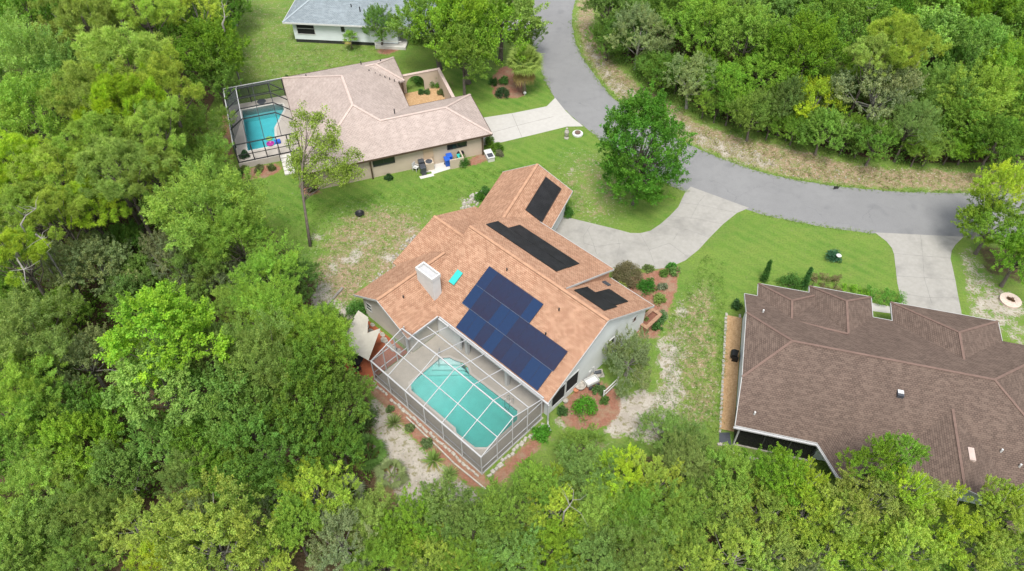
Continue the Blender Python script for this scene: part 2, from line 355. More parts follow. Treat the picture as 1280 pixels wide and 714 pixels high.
one=np.ones(GX.size)
n=NT('ground'); co=n.co()
z1=n.nd('ShaderNodeAttribute',attribute_name='zone_a'); z2=n.nd('ShaderNodeAttribute',attribute_name='zone_b')
s1=n.nd('ShaderNodeSeparateColor',{0:z1.outputs[0]}); s2=n.nd('ShaderNodeSeparateColor',{0:z2.outputs[0]})
nb=n.noise(.22,5,.6,co); nm=n.noise(1.1,5,.65,co); nf=n.noise(5.5,5,.7,co); nx_=n.noise(22,3,.7,co)
def thr(mask,k1,k2,lo=.42,hi=.58):
    v=n.math('ADD',mask,n.math('MULTIPLY',n.math('SUBTRACT',nm,.5),k1)); v=n.math('ADD',v,n.math('MULTIPLY',n.math('SUBTRACT',nf,.5),k2)); return n.mr(v,lo,hi)
g=n.mix(n.mr(nb,.35,.65),(.080,.168,.022),(.130,.212,.030))
g=n.mix(n.mr(nm,.42,.66,0.,.85),g,(.140,.190,.045))
g=n.mix(n.mr(n.noise(.55,5,.7,co),.5,.72,0.,.6),g,(.070,.150,.018))
g=n.mix(n.mr(s2.outputs[1],0.,1.,0.,.8),g,n.mix(n.mr(nm,.3,.7),(.050,.145,.014),(.100,.205,.022)))
g=n.mix(n.mr(n.noise(.33,6,.7,n.nd('ShaderNodeMapping',{'Vector':co,'Scale':(1,2.2,1),'Rotation':(0,0,.7)}).outputs[0]),.48,.66,0.,.5),g,(.155,.195,.04))
wv=n.nd('ShaderNodeTexWave',{'Vector':n.nd('ShaderNodeMapping',{'Vector':co,'Rotation':(0,0,R(-50))}).outputs[0],'Scale':.30,'Distortion':1.2,'Detail':2.,'Detail Scale':.6}).outputs[1]
g=n.mix(n.math('MULTIPLY',n.mr(wv,.35,.65,0.,.30),n.mr(s2.outputs[1],.1,.5)),g,(.165,.235,.045))
g=n.mix(n.mr(nf,.46,.64,0.,.6),g,(.055,.10,.018)); g=n.mix(n.mr(nx_,.45,.75,0.,.5),g,(.185,.215,.07)); g=n.mix(n.mr(n.noise(3.1,6,.72,co),.60,.70,0.,.7),g,(.21,.185,.10))
dry=n.mix(n.mr(nf,.3,.7),(.195,.145,.085),(.30,.225,.155)); dry=n.mix(n.mr(nm,.45,.7),dry,(.29,.20,.135)); dry=n.mix(n.mr(n.noise(3.3,5,.65,co),.48,.62,0.,.85),dry,(.12,.155,.04))
c=n.mix(thr(s2.outputs[0],.85,.8,.42,.75),g,dry)
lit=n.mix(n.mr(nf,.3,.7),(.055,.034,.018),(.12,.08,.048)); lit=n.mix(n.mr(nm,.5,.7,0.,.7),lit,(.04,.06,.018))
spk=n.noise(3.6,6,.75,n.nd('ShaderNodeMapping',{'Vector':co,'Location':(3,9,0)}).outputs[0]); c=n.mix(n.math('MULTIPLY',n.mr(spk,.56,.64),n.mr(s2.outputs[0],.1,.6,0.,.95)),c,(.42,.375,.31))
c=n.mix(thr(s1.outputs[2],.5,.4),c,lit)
sand=n.mix(n.mr(nm,.3,.72),(.30,.265,.225),(.43,.395,.345)); sand=n.mix(n.mr(nf,.45,.7,0.,.55),sand,(.24,.205,.165)); sand=n.mix(n.mr(nx_,.55,.75,0.,.35),sand,(.20,.17,.13)); sand=n.mix(n.mr(n.noise(2.2,6,.7,co),.50,.60,0.,.9),sand,(.165,.15,.075))
c=n.mix(thr(s1.outputs[0],1.1,1.0,.44,.62),c,sand)
vo=n.nd('ShaderNodeTexVoronoi',{'Scale':10.,'Vector':co}); mu=n.mix(vo.outputs['Color'],(.275,.122,.082),(.195,.092,.062)); mu=n.mix(n.mr(nf,.5,.7,0.,.8),mu,(.31,.20,.14)); mu=n.mix(n.mr(nm,.46,.62,0.,.75),mu,(.25,.185,.12)); mu=n.mix(n.mr(nx_,.52,.7,0.,.6),mu,(.11,.06,.035))
c=n.mix(thr(s1.outputs[1],.9,.9,.40,.60),c,mu)
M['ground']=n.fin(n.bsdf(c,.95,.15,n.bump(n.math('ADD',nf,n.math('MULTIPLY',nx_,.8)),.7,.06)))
za=np.stack([zone['sand'].ravel(),zone['mulch'].ravel(),zone['litter'].ravel(),one],1); zb=np.stack([zone['dry'].ravel(),zone['lush_shade'].ravel(),0*one,one],1)
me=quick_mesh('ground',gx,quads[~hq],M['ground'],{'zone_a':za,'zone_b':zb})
o=bpy.data.objects.new('ground',me); COL.objects.link(o); tag(o,'green lawn ground with bare sand patches, mulch and leaf litter','ground',kind='structure')
# ------------------------------------------------------------------ road and drives
def smooth_line(pts,k=8):
    p=[np.array(q,float) for q in pts]; out=[]
    for i in range(len(p)-1):
        p0=p[max(i-1,0)]; p1=p[i]; p2=p[i+1]; p3=p[min(i+2,len(p)-1)]
        for j in range(k):
            t=j/k; out.append(.5*((2*p1)+(-p0+p2)*t+(2*p0-5*p1+4*p2-p3)*t*t+(-p0+3*p1-3*p2+p3)*t**3))
    out.append(p[-1]); return out
RI=[(690,-70),(678,-30),(669,0),(662,28),(663,50),(673,78),(685,109),(706,137),(730,158),(765,187),(800,212),(845,235),(885,248),(933,262),(970,272),(1010,280),(1050,287),(1098,292),(1197,296),(1300,298),(1450,299)]
RO=[(735,-70),(726,-30),(719,0),(715,25),(721,57),(734,80),(757,112),(777,131),(810,153),(845,172),(875,187),(920,205),(970,220),(1020,229),(1065,235),(1115,239),(1170,241),(1225,241.5),(1300,241),(1450,240)]
def resample(pl,n):
    pl=np.array(pl); d=np.r_[0,np.cumsum(np.linalg.norm(np.diff(pl,axis=0),axis=1))]; t=np.linspace(0,d[-1],n)
    return np.stack([np.interp(t,d,pl[:,i]) for i in range(3)],1)
ri=resample(smooth_line(GP(RI,.006)),240); ro=resample(smooth_line(GP(RO,.006)),240)
jr=np.random.default_rng(4)
for arr in (ri,ro): arr[:,:2]+=jr.normal(0,.05,(len(arr),2))
mb=MB()
for i in range(239):
    q=[ri[i],ri[i+1],ro[i+1],ro[i]]; mb.face(*q[::-1]) if np.cross(q[1]-q[0],q[2]-q[0])[2]<0 else mb.face(*q)
tag(mb.build('road',M['asphalt'],kind='structure'),'grey asphalt road curving past the houses','road')
def slab(name,pts,z,mat,label,cat,h=.05,smoothk=0,kind='structure'):
    w=GP(pts)
    m=MB().prism(w,-h,z); o=m.build(name,mat,kind=kind); tag(o,label,cat); return o
def seam(root,pts,z,w=.035):
    m=MB(); p=GP(pts,z)
    for i in range(len(p)-1): m.beam(p[i],p[i+1],w,.006)
    m.build('joint',M['joint'],root)
def s7(l): return [(680+x/3.571,220+y/3.571) for x,y in l]
E_L=s7([(30,180),(100,184),(220,213),(330,240),(385,255),(430,256),(475,245),(520,215),(560,180),(600,138),(615,105),(632,70),(655,48)]); E_R=s7([(915,143),(862,165),(800,215),(740,275),(690,330),(630,378),(560,408),(500,416),(430,414),(350,420),(240,390),(100,290),(30,270)])
dr=slab('driveway',E_L+E_R,.016,M['drive'],'stained concrete driveway curving to the peach roofed house','driveway')
for l in ([(195,240),(220,300),(235,350)],[(330,280),(338,310),(325,365)],[(178,300),(230,315),(345,300)],[(430,258),(470,330),(500,415)],[(470,330),(560,300),(640,360)],[(520,215),(640,240),(740,275)],[(560,180),(680,190),(800,215)],[(610,118),(700,130),(862,165)],[(655,190),(690,120),(720,85)],[(575,290),(600,250),(640,240)],[(205,225),(175,270),(178,300)]): seam(dr,s7(l),.019)
def s3(l): return [(1060+x/4.464,280+y/4.464) for x,y in l]
d2=slab('driveway',s3([(150,48),(215,98),(245,135),(257,170),(265,240),(275,330),(300,440),(240,475),(245,560),(640,560),(632,490),(612,390),(600,320),(585,250),(572,195),(578,150),(600,115),(645,72)]),.016,M['drive'],'pale concrete driveway of the brown roofed house','driveway')
for l in ([(258,165),(410,178),(574,190)],[(268,290),(430,300),(598,310)],[(280,385),(440,410),(615,410)],[(405,62),(418,180),(425,300),(470,450)]): seam(d2,s3(l),.019)
def s6(l): return [(560+x/3.568,y/3.568) for x,y in l]
d3=slab('driveway',s6([(130,530),(290,505),(440,475),(530,565),(380,602),(235,636),(150,650)]),.016,M['drive_clean'],'clean white concrete driveway beside the beige house','driveway')
seam(d3,s6([(285,507),(330,612)]),.019); seam(d3,s6([(200,590),(310,560),(470,520)]),.019)
slab('driveway_apron',s6([(440,475),(478,437),(520,490),(560,530),(604,564),(530,565)]),.014,M['drive_clean'],'sloped white concrete apron between driveway and road','apron')
slab('driveway',s6([(240,100),(372,80),(366,110),(368,180),(350,182),(345,130),(240,140)]),.016,M['drive_clean'],'white concrete driveway below the big oak at the road bend','driveway')
slab('path',s3([(128,440),(240,462),(240,500),(128,485)]),.016,M['drive_clean'],'short concrete path between the brown gables','path')
# ------------------------------------------------------------------ helpers for buildings
def gable(fr,axis,u0,u1,v0,v1,z0,rise,hip0=0,hip1=0,vm=None,u0b=None):
    "top faces of a ridge roof running along axis (a or b)"
    vm=(v0+v1)/2 if vm is None else vm; zr=z0+rise
    P=(lambda u,v,z:fr.P(u,v,z)) if axis=='a' else (lambda u,v,z:fr.P(v,u,z))
    A0,A1=P(u0,v0,z0),P(u1,v0,z0); B0,B1=P(u0,v1,z0),P(u1,v1,z0); r0,r1=P(u0+hip0,vm,zr),P(u1-hip1,vm,zr)
    fs=[[A0,A1,r1,r0],[B1,B0,r0,r1]]
    if hip0: fs.append([B0,A0,r0])
    if hip1: fs.append([A1,B1,r1])
    out=[]
    for f in fs:
        n=np.cross(f[1]-f[0],f[2]-f[1]); out.append(f if n[2]>0 else f[::-1])
    return out,(r0,r1)
def fascia(fr_pts,root,mat,drop=.2,w=.05,name='fascia',up=.01):
    for p,q in fr_pts:
        MB().beam(np.array(p)+np.array([0,0,-drop/2+up]),np.array(q)+np.array([0,0,-drop/2+up]),w,drop).build(name,mat,root)
def caps(lines,root,mat,w=.3,name='ridge_cap'):
    m=MB()
    for p,q in lines:
        m.beam(np.array(p)+np.array([0,0,.015]),np.array(q)+np.array([0,0,.015]),w,.05)
    return m.build(name,mat,root)
def gable_wall(fr,axis,u0,u1,v0,v1,ze,zr,vm=None):
    "wall solid with a pentagon section, extruded along axis"
    vm=(v0+v1)/2 if vm is None else vm
    P=(lambda u,v,z:fr.P(u,v,z)) if axis=='a' else (lambda u,v,z:fr.P(v,u,z))
    prof=[(v0,-.1),(v1,-.1),(v1,ze),(vm,zr),(v0,ze)]
    lo=[P(u0,v,z) for v,z in prof]; hi=[P(u1,v,z) for v,z in prof]
    m=MB(); n=np.cross(lo[1]-lo[0],lo[2]-lo[1]); d=hi[0]-lo[0]
    if n@d>0: m.hexa(lo,hi)
    else: m.hexa(lo[::-1],hi[::-1])
    return m
def window(root,fr,axis,val,u0,u1,z0,z1,out,frame='white',split='v',fw=.07,glass='glass'):
    "framed window set on a wall at axis=val; out = +1/-1 side it faces"
    B=(lambda m,u0,u1,t0,t1,z0,z1:m.box(fr,min(t0,t1),max(t0,t1),u0,u1,z0,z1)) if axis=='a' else (lambda m,u0,u1,t0,t1,z0,z1:m.box(fr,u0,u1,min(t0,t1),max(t0,t1),z0,z1))
    m=MB(); v0,v1=val-out*.02,val+out*.06
    B(m,u0,u1,v0,v1,z0,z0+fw); B(m,u0,u1,v0,v1,z1-fw,z1); B(m,u0,u0+fw,v0,v1-out*.004,z0+fw,z1-fw); B(m,u1-fw,u1,v0,v1-out*.004,z0+fw,z1-fw)
    if split=='v': um=(u0+u1)/2; B(m,um-fw/3,um+fw/3,v0,v1-out*.008,z0+fw,z1-fw)
    if split=='h': zm=(z0+z1)/2; B(m,u0+fw,u1-fw,v0,v1-out*.008,zm-fw/3,zm+fw/3)
    f=m.build('window',M[frame],root)
    p=MB(); B(p,u0+fw*.5,u1-fw*.5,val-out*.01,val+out*.02,z0+fw*.5,z1-fw*.5); p.build('pane',M[glass],f)
    return f
S=.585
# ================================================================== the peach roofed house
H1=thing('house','pale stucco house with peach shingle roof, solar panels and white chimney','house',MF.P(-7,12))
w=MB()
gable_wall(MF,'a',-13.8,-.25,8.7,19.05,2.32,5.3+.6,vm=13).build('wall',M['wall_white'],H1)
gable_wall(MF,'a',-.25,.08,6.95,19.05,2.55,6.2,vm=13).build('wall',M['wall_white'],H1)
gable_wall(MF,'b',3.85,9.8,-17.95,-11.95,2.45,4.4,vm=-15).build('wall',M['wall_greige'],H1)
gable_wall(MF,'a',-18.4,-13,8.6,17.5,2.5,4.4,vm=13).build('wall',M['wall_greige'],H1)
m=MB(); m.box(MF,-13.6,-4.3,18.2,18.9,-.1,3.45); m.build('porch_wall',M['wall_white'],H1)
GF=Frame(-43.6+20.5,MF.P(-17.02,24.38))
gable_wall(GF,'b',-9.5,-.35,-3.2,3.2,2.35,4.2).build('garage_wall',M['wall_white'],H1)
rf=MB(); cp=[]
f1,r1=gable(MF,'a',-14.25,.5,6.5,19.5,2.7,3.8); rf.shell(f1,.16); cp.append(r1)
fu=[[MF.P(-4,13,6.52),MF.P(-4,19.75,3.62),MF.P(-14.3,19.75,3.62),MF.P(-14.3,13,6.52)]]; rf.shell(fu,.2)
f2,r2=gable(MF,'b',3.3,10.6,-18.3,-11.55,2.695,1.96); rf.shell(f2,.16); cp.append(r2)
f3,r3=gable(MF,'a',-18.85,-13.6,8.0,18.0,2.62,2.1); rf.shell(f3,.16); cp.append((r3[0],MF.P(-14.4,13,4.72)))
f4,r4=gable(GF,'b',-11.5,.25,-3.62,3.62,2.6,2.12); rf.shell(f4,.16); cp.append((GF.P(0,-8.6,4.72),r4[1]))
roof=rf.build('roof',M['roof_peach'],H1)
caps(cp,roof,M['cap_peach'],.24)
MB().hexa([MF.P(-4.25,13.2,6.25),MF.P(-4.25,19.4,2.6),MF.P(-4.25,19.4,3.55),MF.P(-4.25,13.4,6.2)],[MF.P(-4.15,13.2,6.25),MF.P(-4.15,19.4,2.6),MF.P(-4.15,19.4,3.55),MF.P(-4.15,13.4,6.2)]).build('gable_infill',M['cap_peach'],H1)
P=MF.P
fascia([(P(.52,6.45,2.7),P(.52,13,6.5)),(P(.52,13,6.5),P(.52,19.5,2.7)),(P(-3.97,13.4,6.35),P(-3.97,19.75,3.62)),(P(-3.97,19.78,3.62),P(-12.4,19.78,3.62)),(P(-18.3,3.27,2.7),P(-14.93,3.27,4.655)),(P(-14.93,3.27,4.655),P(-11.55,3.27,2.7)),
        (GF.P(3.64,.25,2.6),GF.P(3.64,-6,2.6)),(GF.P(3.62,.27,2.6),GF.P(0,.27,4.72)),(GF.P(-3.62,.27,2.6),GF.P(0,.27,4.72)),(P(-4,19.53,2.7),P(.5,19.53,2.7))],H1,M['trim'],.17)
g=MB(); g.beam(P(-11.3,6.4,2.66),P(.6,6.4,2.66),.13,.13); g.beam(P(-11.48,3.3,2.64),P(-11.48,6.4,2.64),.12,.12); g.build('gutter',M['white_metal'],H1)
g=MB(); g.tube([P(.62,6.42,2.6),P(.62,6.42,.5),P(.75,6.3,.25),P(1.2,6.1,.08)],.07,8); g.build('downspout',M['white_metal'],H1)
# chimney
ch=MB(); z=MF; ch.box(MF,-14.45,-12.55,7.15,7.98,2.6,5.5)
c=ch.build('chimney',M['white'],roof)
t=MB()
for b in [(-14.5,-12.5,7.1,7.22),(-14.5,-12.5,7.91,8.03),(-14.5,-14.38,7.22,7.91),(-12.62,-12.5,7.22,7.91)]: t.box(MF,*b,5.505,5.85)
t.build('chimney_rim',M['white'],roof)
t=MB(); t.box(MF,-14.37,-12.63,7.23,7.90,5.49,5.62); t.build('chimney_cap',M['white_metal'],roof)
# teal skylight lid and little grey skylight
t=MB(); nz=np.cross(MF.a,MF.P(0,1,S)-MF.P(0,0,0)); nz/=np.linalg.norm(nz)
def on_slope(a,b,lift=0): return MF.P(a,b,2.7+(b-6.5)*S)+nz*lift
def slope_box(m,fn,a0,a1,b0,b1,l0,l1):
    q=[(a0,b0),(a1,b0),(a1,b1),(a0,b1)]; lo=[fn(a,b,l0) for a,b in q]; hi=[fn(a,b,l1) for a,b in q]
    if np.cross(lo[1]-lo[0],lo[2]-lo[1])@(hi[0]-lo[0])<0: lo,hi=lo[::-1],hi[::-1]
    return m.hexa(lo,hi)
slope_box(MB(),on_slope,-12.55,-12.0,8.95,9.95,0,.1).build('skylight_kerb',M['bronze'],roof)
slope_box(MB(),on_slope,-12.58,-11.97,8.92,9.98,.1,.16).build('skylight_lid',M['teal_cover'],roof)
nr=np.cross(MF.P(0,-1,S)-MF.P(0,0,0),MF.a); nr=nr/np.linalg.norm(nr); nr=nr if nr[2]>0 else -nr
def on_rear(a,b,lift=0): return MF.P(a,b,6.5-(b-13)*S)+nr*lift
slope_box(MB(),on_rear,-3.75,-3.1,17.85,18.25,0,.1).build('skylight_lid',M['grey_plastic'],roof)
# vents
for a,b in ((-8.9,11.9),(-3.2,11.7),(-2.9,9.9),(-14.0,5.2)):
    q=on_slope(a,b) if a>-12 else MF.P(a,b,4.66-.585*(a+15))
    MB().tube([q,q+np.array([0,0,.28])],.06,8).build('vent_pipe',M['bronze'],roof)
# windows
window(H1,MF,'b',3.85,-17.6,-16.85,1.05,1.95,-1,split='h')
window(H1,MF,'a',.08,17.2,17.75,2.0,2.75,1,split=None); window(H1,MF,'a',.08,13.9,14.9,1.1,2.6,1,split='h')
window(H1,MF,'a',.08,7.35,8.95,.55,2.35,1,frame='white',split=None,glass='dark'); window(H1,MF,'a',.08,8.98,10.5,.75,2.5,1,split=None,glass='dark')
window(H1,MF,'b',8.7,-10.6,-8.9,.1,2.1,-1,split='v'); window(H1,MF,'b',8.7,-6.2,-3.4,.1,2.1,-1,split='v')
for a in (-8.6,-4.1): MB().box(MF,a-.14,a+.14,6.75,7.03,.02,2.5).build('pillar',M['white'],H1)
MB().box(MF,-11.9,-9.2,6.7,6.85,.02,2.5).build('porch_panel',M['wall_white'],H1)
# ------------------------------------------------------------------ solar panels: one mesh shared, 25 things
pw,ph=.975,1.83
def pv_mesh():
    m=MB(); F0=Frame(0,(0,0,0)); m.box(F0,0,pw,0,ph,.0,.035); return m
proto_p=None
rows=[('upper',-10.38,9.88,6),('middle',-10.38,8.28,10),('lower',-9.5,6.68,9)]
ORD=['first','second','third','fourth','fifth','sixth','seventh','eighth','ninth','tenth','eleventh','twelfth','thirteenth','fourteenth','fifteenth','sixteenth','seventeenth','eighteenth','nineteenth','twentieth']+['%d%s'%(i,{1:'st',2:'nd',3:'rd'}.get(i%10,'th')) for i in range(21,60)]
F0=Frame(0,(0,0,0)); sl=math.atan(S); pm=None
for rn,a0,b0,cnt in rows:
    for k in range(cnt):
        p=on_slope(a0+k*.978,b0,.09)
        r=thing('solar_module','dark blue glass solar panel, %s from the chimney end of the %s row'%(ORD[k],rn),'solar panel',p,'blue solar panels on the peach roof')
        r.rotation_euler=(sl,0,MF.az)
        if pm is None:
            m=MB(); m.box(F0,.012,pw-.012,.012,ph-.012,.0,.036); m.v=[v for v in m.v]; g0=m.build('glass',M['pv'],None); COL.objects.unlink(g0)
            m=MB()
            for bx in ((0,pw,0,.012),(0,pw,ph-.012,ph),(0,.012,.012,ph-.012),(pw-.012,pw,.012,ph-.012)): m.box(F0,*bx,-.01,.042)
            m.box(F0,.1,.14,.2,ph-.2,-.09,-.012); m.box(F0,pw-.14,pw-.1,.2,ph-.2,-.09,-.012)
            fr0=m.build('frame',M['pv_frame'],None); COL.objects.unlink(fr0); pm=1
        for src in (g0,fr0):
            q=src.copy(); COL.objects.link(q); q.parent=r
rl=MB()
for a0,a1,b in ((-10.38,-4.5,9.87),(-10.38,-.6,8.27)): rl.beam(on_slope(a0,b,.10),on_slope(a1,b,.10),.03,.05)
tag(rl.build('panel_rail',plain('grey_rail',(.16,.19,.25),.5),None,at=on_slope(-10.3,9.8)),'thin metal rails between the rows of blue solar panels','rail')
# black solar thermal mats
def mat_thing(label,fn,rects,n=1):
    c=fn((rects[0][0]+rects[0][1])/2,(rects[0][2]+rects[0][3])/2)
    t=thing('solar_collector',label,'solar collector',c,'black solar heating mats')
    for a0,a1,b0,b1 in rects:
        slope_box(MB(),fn,a0,a1,b0,b1,.03,.075).build('mat',M['collector'],t)
    pip=MB(); a0,a1,b0,b1=rects[0]; pip.tube([fn(a0-.04,b0,.07),fn(a0-.04,b1,.07)],.035,6); pip.tube([fn(a1+.04,b0,.07),fn(a1+.04,b1,.07)],.035,6); pip.build('header_pipe',M['black_plastic'],t)
su=-(6.52-3.62)/6.75; nu=np.array(MF.b)*(-su)+np.array([0,0,1.]); nu/=np.linalg.norm(nu)
def on_up(a,b,l=0): return MF.P(a,b,6.52+su*(b-13))+nu*l
mat_thing('long black two tier solar heating mat below the ridge of the driveway roof slope',on_up,[(-13.8,-6.0,14.5,15.95),(-12.65,-5.9,15.98,17.4)])
mat_thing('stepped black solar heating mat on the lowest roof section by the brick planter',on_rear,[(-3.5,-.6,13.85,15.55),(-2.72,-.75,15.58,17.45)])
ng=GF.a*.585+np.array([0,0,1.]); ng/=np.linalg.norm(ng)
def on_gar(a,b,l=0): return GF.P(a,b,4.72-.585*a)+ng*l
mat_thing('single black solar heating mat on the angled garage roof',on_gar,[(1.15,2.65,-5.5,-.5)])
# ------------------------------------------------------------------ white pool enclosure
EN=thing('pool_enclosure','white framed screen enclosure over the turquoise pool behind the solar panels','pool enclosure',MF.P(-6,3.2))
W=M['white_metal']; zf,zr,zh=2.45,3.85,2.75; bays=[-12.1+i*12.1/6 for i in range(7)]; br_=3.3
for i,a in enumerate(bays):
    MB().beam(P(a,0,.02),P(a,0,zf),.075).build('post',W,EN)
    zt=zr
    if i==0:
        MB().beam(P(a,0,zf),P(a,br_,zr-.35),.06).build('rafter',W,EN)
    else:
        zz=zr if i>1 else zr-.15
        MB().beam(P(a,0,zf),P(a,br_,zz),.055).build('rafter',W,EN)
        bh=6.42 if a>-11.2 else 4.0
        MB().beam(P(a,br_,zz),P(max(a,-11.35),bh,zh),.055).build('rafter',W,EN)
MB().beam(P(-12.14,0,zf),P(.04,0,zf),.1).build('beam',W,EN)
m=MB(); m.beam(P(-12.1,br_,zr-.35),P(bays[1],br_,zr-.15),.09); m.beam(P(bays[1],br_,zr-.15),P(bays[2],br_,zr),.09); m.beam(P(bays[2],br_,zr),P(0,br_,zr),.09); m.build('ridge_beam',W,EN)
MB().beam(P(-11.3,6.5,zh+.06),P(.04,6.5,zh+.06),.1).build('beam',W,EN)
MB().beam(P(-12.1,1.65,(zf+zr-.35)/2),P(bays[1],1.65,(zf+zr)/2),.06).beam(P(bays[1],1.65,(zf+zr)/2),P(0,1.65,(zf+zr)/2),.06).build('purlin',W,EN)
MB().beam(P(-10.9,4.9,(zr+zh)/2),P(0,4.9,(zr+zh)/2),.06).build('purlin',W,EN)
MB().beam(P(-11.42,3.6,zh+.1),P(-11.42,6.45,zh+.06),.09).build('beam',W,EN)
MB().beam(P(-12.1,.03,.85),P(0,.03,.85),.06).build('rail',W,EN); MB().beam(P(-12.1,0,.08),P(0,0,.08),.07,.14).build('rail',W,EN)
rp=[1.6,3.2,4.8,6.35]
for b in rp:
    zt=zf+(zr-zf)*b/br_ if b<br_ else zr+(zh-zr)*(b-br_)/(6.42-br_); MB().beam(P(0,b,.02),P(0,b,zt),.075).build('post',W,EN)
MB().beam(P(0,0,.85),P(0,6.35,.85),.06).build('rail',W,EN); MB().beam(P(0,0,zf),P(0,6.35,zf),.06).build('rail',W,EN); MB().beam(P(0,0,.08),P(0,6.35,.08),.07,.14).build('rail',W,EN)
for b in (1.2,2.4,3.5): MB().beam(P(-12.1,b,.02),P(-12.1,b,zf+(zr-.35-zf)*b/br_),.075).build('post',W,EN)
MB().beam(P(-12.1,0,.9),P(-12.1,3.6,.9),.06).build('rail',W,EN); MB().beam(P(-12.1,0,zf),P(-12.1,3.5,zf),.06).build('rail',W,EN)
MB().beam(P(-12.1,3.6,.02),P(-12.1,3.6,2.7),.09).build('post',W,EN)
sm=M['screen_wall']
MB().face(P(-12.1,0,.1),P(0,0,.1),P(0,0,zf),P(-12.1,0,zf)).build('wall_screen',sm,EN)
MB().face(P(0,0,.1),P(0,6.4,.1),P(0,6.4,zh),P(0,br_,zr),P(0,0,zf)).build('wall_screen',sm,EN)
MB().face(P(-12.1,0,.1),P(-12.1,0,zf),P(-12.1,3.3,zr-.35),P(-12.1,3.6,zr-.5),P(-12.1,3.6,.1)).build('wall_screen',M['screen_pale'],EN)
rs=MB()
for i in range(6):
    a,b=bays[i],bays[i+1]; za=zr-.35 if i==0 else (zr-.15 if i==1 else zr); zb=zr-.15 if i==0 else zr
    rs.face(P(a,0,zf),P(b,0,zf),P(b,br_,zb),P(a,br_,za))
    if i==0: rs.face(P(-12.1,br_,za),P(b,br_,zb),P(-11.35,4.0,zh+.1))
    else: rs.face(P(max(a,-11.35),br_,za),P(b,br_,zb),P(b,6.42,zh),P(max(a,-11.35),6.42,zh))
rs.build('roof_screen',M['screen_pale'],EN)
# deck, pool
POOL=[(-9.93,4.98),(-9.4,5.62),(-8.8,5.75),(-8.2,6.02),(-7.5,5.95),(-7.0,5.6),(-6.4,5.62),(-1.85,5.75),(-1.25,5.1),(-1.24,1.79),(-1.9,1.15),(-3.84,1.05),(-4.2,1.3),(-9.2,1.25),(-9.8,1.7)]
def ring_slab(fr,outer,inner,z0,z1):
    "deck with a hole, meshed as a fan of quads between matched rings"
    import mathutils
    m=MB(); pts=[Vector((a,b,0)) for a,b in outer]+[Vector((a,b,0)) for a,b in inner]
    tri=mathutils.geometry.tessellate_polygon([[Vector((a,b,0)) for a,b in outer],[Vector((a,b,0)) for a,b in inner]])
    for t in tri:
        q=[fr.P(pts[i].x,pts[i].y,z1) for i in t]
        if np.cross(q[1]-q[0],q[2]-q[0])[2]<0: q=q[::-1]
        m.face(*q)
    for ringp in (outer,inner):
        k=len(ringp)
        for i in range(k):
            a,b=ringp[i],ringp[(i+1)%k]; m.face(fr.P(*a,z0),fr.P(*b,z0),fr.P(*b,z1),fr.P(*a,z1))
    return m
from mathutils import geometry
def offset(poly,d):
    n=len(poly); out=[]
    for i in range(n):
        p0,p1,p2=np.array(poly[i-1]),np.array(poly[i]),np.array(poly[(i+1)%n])
        e1=(p1-p0)/np.linalg.norm(p1-p0); e2=(p2-p1)/np.linalg.norm(p2-p1)
        nn=np.array([e1[1],-e1[0]])+np.array([e2[1],-e2[0]]); nn/=max(np.linalg.norm(nn),.3); out.append(tuple(p1+nn*d))
    return out
ar=sum(POOL[i-1][0]*POOL[i][1]-POOL[i][0]*POOL[i-1][1] for i in range(len(POOL)))
sg=1 if ar>0 else -1
tag(ring_slab(MF,[(-12.15,-.05),(.05,-.05),(.05,6.6),(-.3,6.6),(-.3,8.75),(-11.9,8.75),(-11.9,3.85),(-12.15,3.85)],offset(POOL,sg*.02),-.2,.03).build('pool_deck',M['deck'],None,kind='structure'),'tan concrete pool deck inside the white screen enclosure','pool deck')
PL=thing('swimming_pool','turquoise swimming pool with rounded steps under the white screen cage','swimming pool',MF.P(-5.5,3.5,-.1))
m=MB(); n_=len(POOL)
for i in range(n_):
    a,b=POOL[i],POOL[(i+1)%n_]; m.face(P(*a,.02),P(*b,.02),P(*b,-2.0),P(*a,-2.0))
# floor slopes from the shallow (steps) end to the deep end
def fl(a): return -1.0-.85*min(1,max(0,(a+8.0)/5.0))
cuts=[-8,-6.5,-5,-3]
fl_pts=[]
N=40
for i in range(N):
    a0=-9.95+i*8.75/N; a1=-9.95+(i+1)*8.75/N
    m.face(P(a0,.9,fl(a0)),P(a1,.9,fl(a1)),P(a1,6.2,fl(a1)),P(a0,6.2,fl(a0)))
m.build('basin',M['pool_plaster'],PL)
cpm=ring_slab(MF,offset(POOL,sg*.16),offset(POOL,-sg*.05),.0,.06); cpm.build('coping',M['deck_pale'],PL)
st=MB()
for k,(sc,zt) in enumerate([(1.,-.28),(1.,-.55),(1.,-.8)]):
    q=[(-9.9,4.55-.55*k),(-9.92,4.98),(-9.4,5.6),(-8.8,5.73),(-8.3+.42*k,5.9)]
    st.prism([P(a,b) for a,b in q],-1.3,zt-k*.003)
st.build('step',M['pool_plaster'],PL)
tb=MB(); 
q=offset(POOL,-sg*.012)
for i in range(n_):
    a,b=q[i],q[(i+1)%n_]; tb.face(P(*a,-.02),P(*b,-.02),P(*b,-.22),P(*a,-.22))
tb.build('tile_band',M['pool_tile'],PL)
wp=offset(POOL,-sg*.03); MB().prism([P(*q) for q in wp],-2.1,-.09).build('water',M['water'],PL)
for b in (5.35,5.75):
    a=-2.0 if b>5.5 else -1.9
rl=MB()
for k in (0,.45): rl.tube([P(-2.5-k,5.95,.03),P(-2.5-k,5.95,.75),P(-2.5-k,5.75,.9),P(-2.5-k,5.45,.75),P(-2.5-k,5.4,-.9)],.025,6)
for zz in (-.3,-.6): rl.beam(P(-2.5,5.42,zz),P(-2.95,5.42,zz),.05,.03)
rl.build('ladder',M['steel'],PL)
